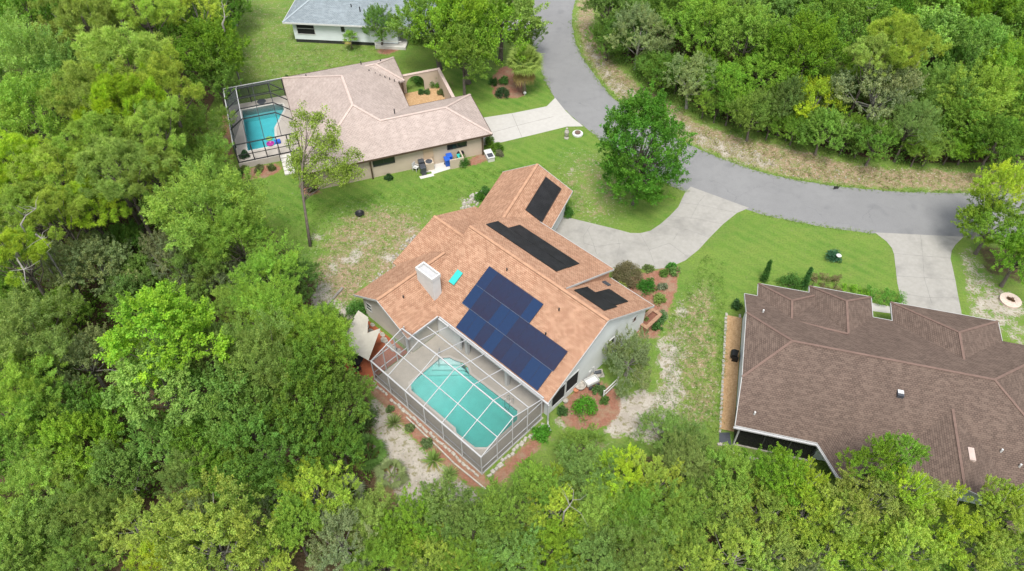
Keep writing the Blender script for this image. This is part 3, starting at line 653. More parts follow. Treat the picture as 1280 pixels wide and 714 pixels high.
MB().tube([P(-10.2,5.3,.03),P(-10.2,5.3,.85),P(-9.9,4.9,.8),P(-9.5,4.5,-.3)],.025,6).build('handrail',M['steel'],PL)
# red patio, sail, table
tag(MB().prism([P(-17.3,.6),P(-14.6,-1.1),P(-13.4,-.6),P(-12.25,.1),P(-12.25,3.6),P(-17.3,3.5)],-.05,.02).build('patio',M['patio'],None,kind='structure'),'red stained patio beside the white enclosure','patio')
SA=thing('shade_sail','cream canvas shade sail with notched edge stretched over the red patio','shade sail',P(-14,1,0))
g=[(-16.9,2.6,2.4),(-15.6,2.6,2.6),(-14.2,1.35,2.35),(-13.9,2.5,2.7),(-12.35,-.05,2.35),(-14.2,-.3,2.1),(-16.0,.4,2.2)]
sm_=MB(); 
i0=len(sm_.v); ctr=np.mean([P(*q) for q in g],0)-np.array([0,0,.1])
for i in range(len(g)): sm_.face(ctr,P(*g[i]),P(*g[(i+1)%len(g)]))
so=sm_.build('canvas',M['sail'],SA); md=so.modifiers.new('s','SOLIDIFY'); md.thickness=.012
MB().beam(P(-14.25,-.35,0),P(-14.25,-.35,2.15),.07).build('post',M['bronze'],SA); MB().beam(P(-12.35,-.05,2.35),P(-12.12,0,2.42),.02).build('cord',M['white'],SA)
TB=thing('patio_table','black round patio table under the cream shade sail','table',P(-14.35,-.05,0))
MB().lathe(P(-14.35,-.05,.70),[(.6,0),(.62,.02),(.6,.04)],20).build('tabletop',M['black_plastic'],TB)
MB().tube([P(-14.35,-.05,.02),P(-14.35,-.05,.7)],.05,8).build('leg',M['black_plastic'],TB); MB().lathe(P(-14.35,-.05,.02),[(.3,0),(.28,.05),(.06,.08)],14).build('base',M['black_plastic'],TB)
for k,(dx,dy) in enumerate(((-.85,-.1),(.75,-.45))):
    c=thing('patio_chair','black metal patio chair on the %s side of the black table'%('wood' if k==0 else 'enclosure'),'chair',P(-14.35+dx,-.05+dy,0),'patio chairs')
    A,B_=-14.35+dx,-.05+dy
    MB().box(MF,A-.22,A+.22,B_-.22,B_+.22,.42,.46).build('seat',M['black_plastic'],c); sx=-.22 if dx<0 else .18
    MB().box(MF,A+sx,A+sx+.04,B_-.22,B_+.22,.465,.9).build('backrest',M['black_plastic'],c)
    for u in (-.2,.2):
        for v in (-.2,.2): MB().beam(P(A+u,B_+v,.02),P(A+u,B_+v,.42),.03).build('leg',M['black_plastic'],c)
# stepping stones along the greige gable
k=0
for a,b,s in [(-18.3,3.3,.35),(-17.7,3.1,.3),(-17.4,3.45,.28),(-16.9,3.0,.33),(-16.6,3.45,.26),(-16.2,2.9,.34),(-15.7,3.3,.28),(-15.2,3.35,.3),(-14.6,3.05,.42),(-14.0,3.0,.42),(-13.4,3.0,.42),(-12.9,3.1,.38)]:
    pts=[P(a+s*math.cos(t)*random.uniform(.8,1.1),b+s*.7*math.sin(t)*random.uniform(.8,1.1)) for t in np.linspace(0,2*math.pi,8)[:-1]]
    tag(MB().prism(pts,-.03,.06).build('paving_stone',M['pale_stone'],None,at=P(a,b)),'pale paving stone, %s from the wood along the greige gable wall'%ORD[k],'paving stone','paving stones under the greige gable'); k+=1
# edging stones in front of the cage
def stone(c,ang,l,w_,h):
    "rough split block, seen mostly from above"
    u=np.array([math.cos(ang),math.sin(ang),0]); v=np.array([-u[1],u[0],0]); q=[(-l,-w_),(0,-w_*1.1),(l,-w_),(l*1.05,0),(l,w_),(0,w_*1.05),(-l,w_),(-l*1.08,0)]
    j=[(x*random.uniform(.82,1.12),y*random.uniform(.82,1.15)) for x,y in q]
    return MB().hexa([c+u*x+v*y+np.array([0,0,-.03]) for x,y in j],[c+u*x*.88+v*y*.86+np.array([0,0,h*random.uniform(.8,1.1)]) for x,y in j])
k=0; a=-12.0
while a<-.1:
    l=random.uniform(.11,.24); a+=l
    if random.random()>.1:
        c=P(a,-.33+random.uniform(-.06,.06)); tag(stone(c,MF.az+random.uniform(-.2,.2),l*.95,random.uniform(.08,.13),random.uniform(.05,.12)).build('edging_stone',M['pale_stone'],None,at=c),'pale edging stone, %s from the patio end along the long screen wall'%ORD[k],'edging stone','edging stones below the long screen wall'); k+=1
    a+=l
k=0; b=.1
while b<6.2:
    l=random.uniform(.13,.28); b+=l
    c=P(.38+random.uniform(-.12,.12),b); tag(stone(c,MF.az+1.57+random.uniform(-.4,.4),l*.95,random.uniform(.09,.18),random.uniform(.06,.14)).build('edging_stone',M['pale_stone'],None,at=c),'pale edging stone, %s from the cage corner along the short screen wall'%ORD[k],'edging stone','edging stones below the short screen wall'); k+=1
    b+=l
q=GP([(508,522),(530,543),(548,560),(568,580),(590,598),(607,612)])
for i in range(len(q)-1): tag(MB().beam(q[i]+np.array([0,0,.05]),q[i+1]+np.array([0,0,.05]),.1,.12).build('edging_timber',M['pale_stone'],None,at=q[i]),'pale edging strip, %s from the wood beside the red mulch bed'%ORD[i],'edging','edging strips of the red mulch bed')
# yard things at the right gable
def pot(px,py,r,h,label,mat='pale_stone',soil=True):
    c=G(px,py); t=thing('flower_pot',label,'flower pot',c)
    MB().lathe(c,[(r*.7,0),(r,h),(r*1.08,h),(r*1.08,h+.05),(r*.85,h+.05),(r*.8,h*.8)],16).build('pot',M[mat],t)
    return t
pot(725,485,.42,.4,'wide pale empty pot at the foot of the right gable wall'); pot(719.8,489.7,.2,.25,'small terracotta pot between the wide pot and the mulch','terracotta'); pot(706.7,503,.2,.25,'small pale pot near the corner of the white cage')
cr=thing('garden_cart','white garden cart with grey wheels parked beside the big shrub','garden cart',G(739.5,480.5))
cf=Frame(30,G(739.5,480.5))
MB().box(cf,-.6,.5,-.32,.32,.4,.46).box(cf,-.6,.5,-.32,-.29,.46,.68).box(cf,-.6,.5,.29,.32,.46,.68).box(cf,-.6,-.57,-.29,.29,.46,.68).box(cf,.47,.5,-.29,.29,.46,.68).build('tray',M['white'],cr)
for a,b in ((-.35,-.4),(-.35,.4),(.3,-.4),(.3,.4)):
    wv=cf.P(a,b,.2); MB().tube([wv-cf.b*.04,wv+cf.b*.04],.2,14).build('wheel',M['grey_plastic'],cr)
MB().tube([cf.P(.5,0,.4),cf.P(1.1,0,.75)],.025,6).beam(cf.P(1.1,-.2,.75),cf.P(1.1,.2,.75),.04).build('handle',M['steel'],cr)
cf=Frame(10,G(741,475)); cr=thing('pool_pump','white pool pump and filter by the right gable wall','pool pump',G(741,475))
MB().lathe(cf.P(-.3,.6,0),[(.28,0),(.3,.1),(.3,.7),(.2,.85),(.05,.9)],14).build('filter',M['white'],cr); MB().tube([cf.P(.2,.5,.25),cf.P(.8,.5,.25)],.14,12).build('motor',M['grey_plastic'],cr); MB().box(cf,-.7,1,.1,.9,.0,.05).build('base',M['pale_stone'],cr); MB().tube([cf.P(-.3,.6,.8),cf.P(.2,.6,.9),cf.P(.2,.5,.3)],.04,7).build('pipe',M['white'],cr)
fp=thing('fence_panel','short white two rail fence panel below the big shrub','fence',P(2.25,12,0))
for b in (11.1,12.85): MB().beam(P(2.25,b,0),P(2.25,b,1.15),.1).build('post',M['white'],fp)
for z_ in (.45,.95): MB().beam(P(2.25,11.15,z_),P(2.25,12.8,z_),.05,.16).build('rail',M['white'],fp)
pl=thing('brick_planter','brown brick raised planter at the far corner of the peach roofed house','planter',P(.2,19.7,0))
m=MB(); 
for bx in ((-.35,.75,18.65,18.9),(-.35,.75,20.6,20.85),(.5,.75,18.9,20.6),(-.35,-.1,18.9,20.6)): m.box(MF,*bx,0,.62)
m.build('wall',M['red_brick'],pl); MB().box(MF,-.1,.5,18.9,20.6,0,.5).build('soil',plain('soil',(.16,.07,.045),.95,.3,8),pl)
m=MB()
for bx in ((-.38,.78,18.62,18.93),(-.38,.78,20.57,20.88),(.47,.78,18.93,20.57),(-.38,-.07,18.93,20.57)): m.box(MF,*bx,.62,.67)
m.build('coping',plain('brick_coping',(.27,.16,.10),.9,.25,6),pl)
lg=MB(); lg.tube([G(428,360,.1),G(408,382,.1)],[.13,.09],7); tag(lg.build('log',M['dead_wood'],None,at=G(418,371)),'bleached log lying on the sand beside the left gable','log')
t=thing('fire_bowl','small black round bowl standing on the lawn','bowl',G(450,269)); MB().lathe(G(450,269),[(.12,0),(.35,.12),(.45,.3),(.4,.3),(.2,.15)],16).build('bowl',M['black_plastic'],t)
MB().lathe(G(450,269),[(.25,0),(.25,.06),(.2,.08)],12).build('foot',M['grey_plastic'],t)
# ================================================================== the beige house with the dark cage
H2=thing('house','beige stucco house with pinkish beige hip roof and walled courtyard','house',LF.P(6,8))
Q=LF.P
m=MB(); m.box(LF,0,10.9,.75,17.6,-.1,2.5); m.build('wall',M['wall_beige'],H2)
m=MB(); m.box(LF,10.8,17.4,.72,7.5,-.1,2.5); m.build('wall',M['wall_beige'],H2)
m=MB(); m.box(LF,10.8,11.7,13.2,17.55,-.1,2.5); m.build('wall',M['wall_beige'],H2)
rf=MB(); lines=[]
pt=.43
f,r=gable(LF,'b',.35,18.0,-.65,11.4,2.6,6.0*pt,hip0=6.0,hip1=6.0); rf.shell(f,.18); lines.append(r); a0,a1=r
for c_,e in ((Q(-.65,.35,2.6),a0),(Q(11.4,.35,2.6),a0),(Q(-.65,18.0,2.6),a1)): lines.append((c_,e) if c_[0]!=Q(11.4,.35,2.6)[0] else (Q(7.7,4.05,2.6+3.7*pt),e))
f,r=gable(LF,'a',4.5,18.25,.34,7.9,2.606,3.78*pt,hip0=.0,hip1=3.78); rf.shell(f,.18); lines+= [(Q(7.7,4.12,2.606+3.78*pt),r[1]),(Q(18.25,.34,2.606),r[1]),(Q(18.25,7.9,2.606),r[1])]
f,r=gable(LF,'a',4.5,12.15,12.85,18.02,2.61,2.58*pt,hip1=2.58); rf.shell(f,.18); lines+=[(Q(8.4,15.43,2.61+2.58*pt),r[1]),(Q(12.15,12.85,2.61),r[1]),(Q(12.15,18.02,2.61),r[1])]
roof=rf.build('roof',M['roof_beige'],H2); caps(lines,roof,M['cap_beige'],.24)
fascia([(Q(-.65,.32,2.6),Q(18.27,.32,2.6)),(Q(18.28,.34,2.6),Q(18.28,7.9,2.6)),(Q(18.25,7.93,2.6),Q(11.4,7.93,2.6)),(Q(11.43,7.9,2.6),Q(11.43,12.85,2.6)),(Q(-.68,.35,2.6),Q(-.68,18,2.6)),(Q(12.18,12.85,2.6),Q(12.18,18.02,2.6)),(Q(-.65,18.05,2.6),Q(12.15,18.05,2.6))],H2,M['brown_trim'],.19)
Z8=lambda x,y:(440+x/4.2,60+y/4.2)
def lwin(x0,y0,x1,y1,split):
    (u0,za),(u1,zb)=LF.on(*Z8(x0,y0),'b',.74),LF.on(*Z8(x1,y1),'b',.74); window(H2,LF,'b',.74,min(u0,u1),max(u0,u1),max(.9,min(za,zb)),min(2.35,max(za,zb)),-1,frame='bronze',split=split)
window(H2,LF,'b',.75,2.75,3.6,1.35,2.1,-1,frame='bronze',split=None)
window(H2,LF,'b',.75,5.75,8.0,1.35,2.2,-1,frame='bronze',split='v'); window(H2,LF,'b',.72,13.5,15.6,1.5,2.2,-1,frame='bronze',split='v')
d=MB().box(LF,10.95,12.0,.66,.75,.05,2.15).build('door',M['tan_door'],H2)
MB().box(LF,11.85,11.9,.6,.66,1.0,1.12).build('handle',M['steel'],d)
for a in (5.5,17.25): MB().box(LF,a-.07,a+.07,.5,.62,0,2.42).build('downspout',M['brown_trim'],H2)
MB().box(LF,11.75,11.95,12.75,12.95,0,2.45).build('post',M['brown_trim'],H2)
for a,b,zz in ((2.6,3.5,3.95),(9.4,5.6,4.0),(1.9,15.9,3.5),(8.6,14.2,3.7),(8.2,17.,3.2),(10.4,16.8,3.1)): MB().tube([Q(a,b,zz-.3),Q(a,b,zz+.25)],.06,8).build('vent_pipe',M['bronze'],roof)
for k in range(6): MB().tube([Q(9.2+.45*k,13.9-.3*k,3.25-.1*k),Q(9.2+.45*k,13.9-.3*k,3.62-.12*k)],.05,6).build('vent_pipe',M['bronze'],roof)
# courtyard walls with the round arch
CW=thing('courtyard_wall','beige courtyard wall with a round arched opening','courtyard wall',Q(14.5,14.2))
L_=4.9; m=MB(); x0=11.75; bb=14.3
ac,rr=13.6,1.05; th=.25; H_=2.25
arc=[(ac-rr,0)]+[(ac+rr*math.cos(t),1.0+rr*math.sin(t)) for t in np.linspace(math.pi,0,13)]+[(ac+rr,0)]
outer=[(x0,0)]+arc[0:1]; 
def wslab(pts):
    lo=[Q(a,bb,z) for a,z in pts]; hi=[Q(a,bb+th,z) for a,z in pts]; m.hexa(lo,hi)
wslab([(x0,0),(ac-rr,0),(ac-rr,H_),(x0,H_)]); wslab([(ac+rr,0),(16.6,0),(16.6,H_),(ac+rr,H_)])
for i in range(1,len(arc)-2):
    (a0_,z0_),(a1_,z1_)=arc[i],arc[i+1]; wslab([(a0_,z0_),(a1_,z1_),(a1_,H_),(a0_,H_)])
m.build('wall',M['wall_beige'],CW); MB().box(LF,16.36,16.6,7.9,14.29,0,H_-.01).build('wall',M['wall_beige'],CW)
MB().box(LF,16.3,16.66,7.95,14.6,H_,H_+.06).box(LF,11.75,16.29,14.25,14.6,H_,H_+.06).build('coping',M['cap_beige'],CW)
tag(MB().prism([Q(11.5,7.7),Q(16.35,7.7),Q(16.35,14.28),Q(11.5,14.28)],-.05,.02).build('courtyard_bed',M['mulch_gold'],None,kind='structure'),'golden mulch bed inside the beige courtyard','mulch bed')
# raised pool deck, cage, stairs
tag(ring_slab(LF,[(-7.05,6.65),(-.02,6.65),(-.02,17.45),(-7.05,17.45)],[(-5.75,16.1),(-2.3,16.1),(-1.3,15.8),(-1.25,14.7),(-2.75,11.6),(-3.05,8.5),(-5.95,8.5)],-.1,.7).build('raised_deck',M['deck_pale'],None,kind='structure'),'pale raised pool deck of the beige house','pool deck')
P2=[(-5.75,16.1),(-2.3,16.1),(-1.3,15.8),(-1.25,14.7),(-2.75,11.6),(-3.05,8.5),(-5.95,8.5)]
PL2=thing('swimming_pool','bright blue angular swimming pool inside the dark framed cage','swimming pool',Q(-4,12,.6))
m=MB()
for i in range(7):
    a,b=P2[i],P2[(i+1)%7]; m.face(Q(*a,.69),Q(*b,.69),Q(*b,-1.2),Q(*a,-1.2))
m.face(*[Q(a,b,-.95) for a,b in P2]); m.build('basin',M['pool_plaster'],PL2)
ar2=sum(P2[i-1][0]*P2[i][1]-P2[i][0]*P2[i-1][1] for i in range(7)); s2_=1 if ar2>0 else -1
MB().prism([Q(*q) for q in offset(P2,-s2_*.02)],-1.1,.6).build('water',M['water_blue'],PL2)
ring_slab(LF,offset(P2,s2_*.22),offset(P2,-s2_*.04),.69,.735).build('coping',M['concrete_light'],PL2)
MB().box(LF,-4.0,-2.9,16.3,17.1,.71,.95).build('spa_wall',M['deck_pale'],PL2); MB().lathe(Q(-3.45,16.7,.95),[(.5,0),(.5,.02)],16).build('spa_cover',M['grey_plastic'],PL2)
C2=thing('pool_enclosure','dark bronze framed screen cage over the bright blue pool','pool enclosure',Q(-3.5,12)); Bz=M['bronze']
ze,zt,al,ar_=2.95,3.95,-5.6,-2.2
MB().beam(Q(-7,6.75,ze),Q(-7,17.35,ze),.1).build('beam',M['white_metal'],C2)
MB().beam(Q(-7,6.75,ze),Q(-.7,6.75,ze),.09).build('beam',Bz,C2); MB().beam(Q(-7,17.35,ze),Q(-.7,17.35,ze),.09).build('beam',M['white_metal'],C2)
ribs=[9.5,11.4,13.3,15.2]
for b in ribs:
    MB().beam(Q(-7,b,ze),Q(al,b,zt),.09).beam(Q(al,b,zt),Q(ar_,b,zt),.09).beam(Q(ar_,b,zt),Q(-.72,b,2.75),.09).build('rafter',Bz,C2)
    MB().beam(Q(-7,b,.7),Q(-7,b,ze),.08).build('post',Bz,C2)
for a in (al,(al+ar_)/2,ar_):
    MB().beam(Q(a,9.5,zt),Q(a,15.2,zt),.07).beam(Q(a,15.2,zt),Q(a,17.35,ze),.07).build('purlin',M['white_metal'] if a==al else Bz,C2)
    MB().beam(Q(a,9.5,zt),Q(a,6.75,ze),.07).build('purlin',Bz,C2)
for a in (-7,-5.4,-4.1,-2.8,-1.75,-.75): MB().beam(Q(a,6.75,.7),Q(a,6.75,ze),.085).build('post',Bz,C2)
for a in (-7,-4.5,-2.3,-.75): MB().beam(Q(a,17.35,.7),Q(a,17.35,ze),.08).build('post',Bz,C2)
MB().beam(Q(-7,6.75,1.6),Q(-.75,6.75,1.6),.06).beam(Q(-7,6.75,.8),Q(-.75,6.75,.8),.08).build('rail',Bz,C2)
MB().beam(Q(-7,6.75,1.6),Q(-7,17.35,1.6),.06).beam(Q(-7,17.35,1.6),Q(-.7,17.35,1.6),.06).build('rail',Bz,C2)
sd=M['screen_dark']
MB().face(Q(-7,6.75,.8),Q(-7,17.35,.8),Q(-7,17.35,ze),Q(-7,6.75,ze)).face(Q(-7,17.35,.8),Q(-.7,17.35,.8),Q(-.7,17.35,ze),Q(-7,17.35,ze)).build('wall_screen',sd,C2)
MB().face(Q(-7,6.75,ze),Q(-7,17.35,ze),Q(al,15.2,zt),Q(al,9.5,zt)).face(Q(-7,17.35,ze),Q(-.7,17.35,ze),Q(ar_,15.2,zt),Q(al,15.2,zt)).build('roof_screen',screenmat('dense_screen',(.05,.055,.06),.66),C2)
MB().face(Q(al,9.5,zt),Q(al,15.2,zt),Q(ar_,15.2,zt),Q(ar_,9.5,zt)).face(Q(ar_,9.5,zt),Q(ar_,15.2,zt),Q(-.7,17.35,ze),Q(-.7,6.75,2.75)).face(Q(-7,6.75,ze),Q(al,9.5,zt),Q(ar_,9.5,zt),Q(-.7,6.75,ze)).build('roof_screen',screenmat('sheer_screen',(.03,.03,.03),.07),C2)
stp=thing('stairs','white steps down from the raised deck of the dark cage','stairs',Q(-2.3,5.4))
for k in range(5): MB().box(LF,-2.85,-1.8,4.1+.52*k,6.63,(.14*k if k else -.05),.14*(k+1)).build('step',M['concrete_light'],stp)
for a in (-2.9,-1.75):
    MB().beam(Q(a,6.5,1.6),Q(a,5.7,1.5),.05).beam(Q(a,5.7,.7),Q(a,5.7,1.5),.05).build('railing',Bz,stp)
fl_=thing('pool_float','pink and lime inflatable float lying by the bright blue pool','pool float',G(*[270+320/4.762,80+465/4.762],.75))
c=G(270+325/4.762,80+478/4.762,.74); MB().lathe(c,[(.25,0),(.42,.06),(.42,.14),(.25,.2),(.14,.1)],16).build('ring',M['pink_float'],fl_)
c2=G(270+318/4.762,80+448/4.762,.74); MB().lathe(c2,[(.2,0),(.36,.05),(.36,.13),(.2,.18)],14).build('ring',M['lime_float'],fl_)
MB().box(Frame(20,c+np.array([.7,.3,0])),-.3,.3,-.25,.25,.0,.25).build('cushion',M['blue_plastic'],fl_)
# service yard along the wall
def binn(px,py,label,mat,group=None,hh=1.0):
    c=G(px,py); fr=Frame(19.5,c); t=thing('wheelie_bin',label,'bin',c,group)
    MB().hexa([fr.P(a,b,.08) for a,b in ((-.22,-.24),(.22,-.24),(.22,.24),(-.22,.24))],[fr.P(a,b,hh) for a,b in ((-.29,-.33),(.29,-.33),(.29,.33),(-.29,.33))]).build('body',M[mat],t)
    MB().hexa([fr.P(a,b,hh+.005) for a,b in ((-.31,-.35),(.31,-.35),(.31,.36),(-.31,.36))],[fr.P(a,b,hh+.09) for a,b in ((-.26,-.3),(.26,-.3),(.26,.34),(-.26,.34))]).build('lid',M[mat],t)
    for a in (-.25,.25): MB().tube([fr.P(a-.03,.26,.11),fr.P(a+.03,.26,.11)],.11,10).build('wheel',M['black_plastic'],t)
    return t
binn(527,210,'dark grey wheelie bin next to the white chair','grey_plastic','grey bins by the beige wall'); binn(529.5,218,'dark grey wheelie bin at the lawn edge in front of the other grey bin','grey_plastic','grey bins by the beige wall')
binn(562,203.5,'blue bin with white lid inside the low beige screen','blue_plastic'); binn(559.5,207,'blue bin standing at the open end of the low beige screen','blue_plastic',None,.9)
c=G(520,213); fr=Frame(60,c); t=thing('garden_chair','white plastic garden chair against the beige wall','chair',c)
MB().box(fr,-.25,.25,-.25,.25,.4,.45).build('seat',M['white'],t); MB().box(fr,-.25,.25,.21,.26,.455,.95).build('backrest',M['white'],t)
for u in(-.22,.22):
    MB().box(fr,u-.02,u+.02,-.25,.2,.62,.66).build('armrest',M['white'],t)
    for v in (-.22,.22): MB().box(fr,u-.025,u+.025,v-.025,v+.025,0,.395).build('leg',M['white'],t)
c=G(537,211); fr=Frame(19.5,c); t=thing('air_conditioner','grey air conditioner on its pad between the bins and the tan door','air conditioner',c)
MB().box(fr,-.55,.55,-.5,.5,-.02,.1).build('base',M['concrete_light'],t); MB().box(fr,-.42,.42,-.4,.4,.1,.95).build('casing',M['wall_beige'],t); MB().lathe(fr.P(0,0,.95),[(.36,0),(.36,.03),(.1,.06)],16).build('fan_grille',M['grey_plastic'],t)
tag(MB().prism(GP([(541,218),(532,205),(556,200),(564,211)]),-.05,.03).build('door_pad',M['concrete_light'],None,kind='structure'),'concrete pad in front of the tan door','concrete pad')
tag(MB().prism(GP([(526,224),(524,221),(541,217),(543,220)]),-.05,.035).build('bin_pad',M['concrete_light'],None,kind='structure'),'narrow concrete strip under the grey bins','concrete pad')
c=G(572,205); sc=thing('service_screen','low beige screen wall with teal cover around the bins and tank','screen wall',c)
w0=LF.ab(G(563,211.5)); w1=LF.ab(G(580,207))
A0,B0_=w0; A1,_=w1
MB().box(LF,A0,A1,B0_-.06,B0_+.06,0,1.15).box(LF,A1-.12,A1,B0_+.061,.7,0,1.15).build('wall',M['wall_beige'],sc)
MB().box(LF,A0+1.0,A1-.16,B0_+.1,B0_+1.0,.85,.93).build('cover',M['teal_cover'],sc)
MB().lathe(LF.P(A0+1.5,B0_+1.35,0),[(.4,0),(.42,.8),(.3,1.0),(.1,1.05)],14).build('tank',M['black_plastic'],sc)
c=G(611,196); fr=Frame(19.5,c); t=thing('planter_bench','white box planter at the driveway corner of the beige house','planter',c)
MB().box(fr,-.35,.35,-.9,.5,0,.5).build('box',M['concrete_light'],t); MB().box(fr,-.4,.4,-.95,.55,.5,.56).build('rim',M['white'],t); MB().box(fr,-.28,.28,-.8,-.2,.56,.6).build('tray',M['grey_plastic'],t)
t=thing('flower_ring','white stone ring with a small plant by the road','flower ring',G(722,168)); c=G(722,168); MB().lathe(c,[(.42,0),(.58,0),(.58,.16),(.42,.16)],18).build('ring',M['white'],t)
MB().lathe(c,[(.25,0),(.28,.25),(.33,.3),(.22,.3)],12).build('pot',plain('dark_pot',(.12,.08,.06),.8),t)
t=thing('garden_statue','small pale garden statue standing on the lawn by the white driveway','statue',G(708,173)); c=G(708,173)
MB().lathe(c,[(.25,0),(.25,.12),(.12,.2),(.2,.5),(.26,.85),(.18,1.05),(.08,1.1)],12).build('body',M['pale_stone'],t); MB().lathe(c,[(.06,1.1),(.13,1.2),(.13,1.3),(.04,1.4)],10).build('head',M['pale_stone'],t)
t=thing('landscape_light','small round white light at the edge of the palm bed','light',G(656,119)); MB().lathe(G(656,119),[(.05,0),(.05,.2),(.16,.24),(.18,.35),(.1,.45)],10).build('globe',M['white'],t)
# ================================================================== the brown roofed house
H3=thing('house','large house with brown hip and gable shingle roof and white trim','house',RF.P(10,6)); Q=RF.P; p3=.42
m=MB(); m.box(RF,.75,20.0,2.6,12.0,-.1,2.55).box(RF,6.4,20.0,-.3,2.6,-.1,2.55).box(RF,1.9,6.0,12.0,13.4,-.1,2.5).box(RF,6.0,10.0,12.0,14.2,-.1,2.55).box(RF,12.6,19.8,12.0,14.0,-.1,2.5).build('wall',M['wall_cool'],H3)
ZE=2.7; zr3=ZE+6.55*p3; bm=5.85; zc=zr3-3.2*p3
a0,a1=.3,24.0
top=lambda b:ZE+p3*((b+.7) if b<bm else (12.4-b))
rf=MB()
r0,r1=Q(3.5,bm,zr3),Q(a1-6.55,bm,zr3)
south=[Q(a0,-.7,ZE),Q(a1,-.7,ZE),r1,r0,Q(a0,bm-3.2,zc)]
north=[Q(a1,12.4,ZE),Q(a0,12.4,ZE),Q(a0,bm+3.2,zc),r0,r1]
left=[Q(a0,bm+3.2,zc),Q(a0,bm-3.2,zc),r0]; right=[Q(a1,-.7,ZE),Q(a1,12.4,ZE),r1]
rf.shell([south,north,left,right],.16)
MB().hexa([Q(.62,-.3,2.4),Q(.62,12.1,2.4),Q(.62,bm+3.2,zc-.2),Q(.62,bm-3.2,zc-.2)],[Q(.75,-.3,2.4),Q(.75,12.1,2.4),Q(.75,bm+3.2,zc-.2),Q(.75,bm-3.2,zc-.2)]).build('gable_wall',M['wall_cool'],H3)
lines=[(r0,r1),(Q(a0,bm-3.2,zc),r0),(Q(a0,bm+3.2,zc),r0),(Q(a1,-.7,ZE),r1),(Q(a1,12.4,ZE),r1)]
def dormer(x0,x1,bf,bb,ze,pit,hipn):
    half=(x1-x0)/2; f,r=gable(RF,'b',bb,bf,x0,x1,ze,half*pit,hip1=hipn); rf.shell(f,.14); return r,(Q(x0,bf,ze),Q(x1,bf,ze))
d1,c1=dormer(1.36,6.3,13.85,9.3,ZE+.02,.47,2.4); lines+=[d1,(c1[0],d1[1]),(c1[1],d1[1])]
d2_,c2=dormer(5.5,10.45,14.6,8.3,ZE+.05,.58,2.4); lines+=[d2_,(c2[0],d2_[1]),(c2[1],d2_[1])]
d3_,c3=dormer(12.0,20.2,14.45,8.0,ZE+.02,.43,3.7); lines+=[d3_,(c3[0],d3_[1]),(c3[1],d3_[1])]
f,r=gable(RF,'b',-2.9,3.4,10.9,18.7,ZE,3.9*p3+.02); rf.shell(f,.14); lines.append(r); sg0=r
bay=[Q(6.0,-.72,ZE-.01),Q(7.4,-3.1,ZE-.01),Q(10.3,-3.1,ZE-.01),Q(11.4,-.72,ZE-.01)]; ap=Q(8.6,1.2,ZE+.78)
rf.shell([[bay[0],bay[1],ap],[bay[1],bay[2],ap],[bay[2],bay[3],ap]],.14)
rf.shell([[Q(18.2,-4.4,2.05),Q(24,-4.4,2.05),Q(24,-.6,2.68),Q(18.2,-.6,2.68)]],.14)
sad=[Q(3.85,9.32,3.9),Q(7.9,8.6,4.36),Q(5.6,12.2,3.1)]; rf.shell([sad if np.cross(sad[1]-sad[0],sad[2]-sad[1])[2]>0 else sad[::-1]],.1)
lines.append((Q(3.85,9.3,3.92),Q(7.9,8.55,4.38)))
roof=rf.build('roof',M['roof_brown'],H3); caps(lines,roof,M['cap_brown'],.18)
fs=[(Q(.28,-.7,ZE),Q(.28,bm-3.2,zc)),(Q(.28,bm+3.2,zc),Q(.28,12.4,ZE)),(Q(.28,bm-3.2,zc),Q(.28,bm+3.2,zc)),(Q(.3,12.42,ZE),Q(1.36,12.42,ZE)),(Q(1.34,12.42,ZE),Q(1.34,13.85,ZE)),(Q(1.36,13.87,ZE+.02),Q(6.3,13.87,ZE+.02)),(Q(5.5,14.62,ZE+.05),Q(10.45,14.62,ZE+.05)),(Q(10.47,14.6,ZE+.05),Q(10.47,12.4,ZE+.05)),(Q(12,14.47,ZE+.02),Q(20.2,14.47,ZE+.02)),(Q(20.22,14.45,ZE+.02),Q(20.22,12.4,ZE)),(Q(11.98,14.45,ZE+.02),Q(11.98,12.4,ZE)),(Q(5.48,14.6,ZE+.05),Q(5.48,13.9,ZE+.05)),(Q(10.5,12.42,ZE),Q(12,12.42,ZE)),
    (Q(.3,-.73,ZE),Q(6.0,-.73,ZE)),(Q(5.98,-.74,ZE),Q(7.4,-3.13,ZE)),(Q(7.4,-3.13,ZE),Q(10.3,-3.13,ZE)),(Q(10.9,-2.93,ZE),Q(14.8,-2.93,ZE+3.9*p3)),(Q(14.8,-2.93,ZE+3.9*p3),Q(18.7,-2.93,ZE)),(Q(18.2,-4.43,2.05),Q(24,-4.43,2.05))]
fascia(fs,H3,M['trim'],.17,.05)
MB().beam(Q(.2,-.84,ZE-.1),Q(6.0,-.84,ZE-.1),.13,.13).beam(Q(5.98,-.84,ZE-.1),Q(7.36,-3.2,ZE-.1),.12,.12).build('gutter',M['white_metal'],H3)
gw=[(10.5,-2.6),(17.5,-2.6)]
MB().hexa([Q(11.3,-2.6,2.3),Q(18.3,-2.6,2.3),Q(18.3,-2.6,ZE+.05),Q(14.8,-2.6,ZE+3.5*p3),Q(11.3,-2.6,ZE+.05)],[Q(11.3,-2.45,2.3),Q(18.3,-2.45,2.3),Q(18.3,-2.45,ZE+.05),Q(14.8,-2.45,ZE+3.5*p3),Q(11.3,-2.45,ZE+.05)]).build('gable_wall',plain('blue_grey_siding',(.42,.47,.49),.8,.05),H3)
for a in (11.5,18.1): MB().box(RF,a-.2,a+.2,-2.7,-2.35,0,2.35).build('pillar',plain('cream_stucco',(.6,.52,.4),.9),H3)
MB().box(RF,11.4,18.2,-.62,-.32,0,2.5).build('dark_screen',M['dark'],H3)
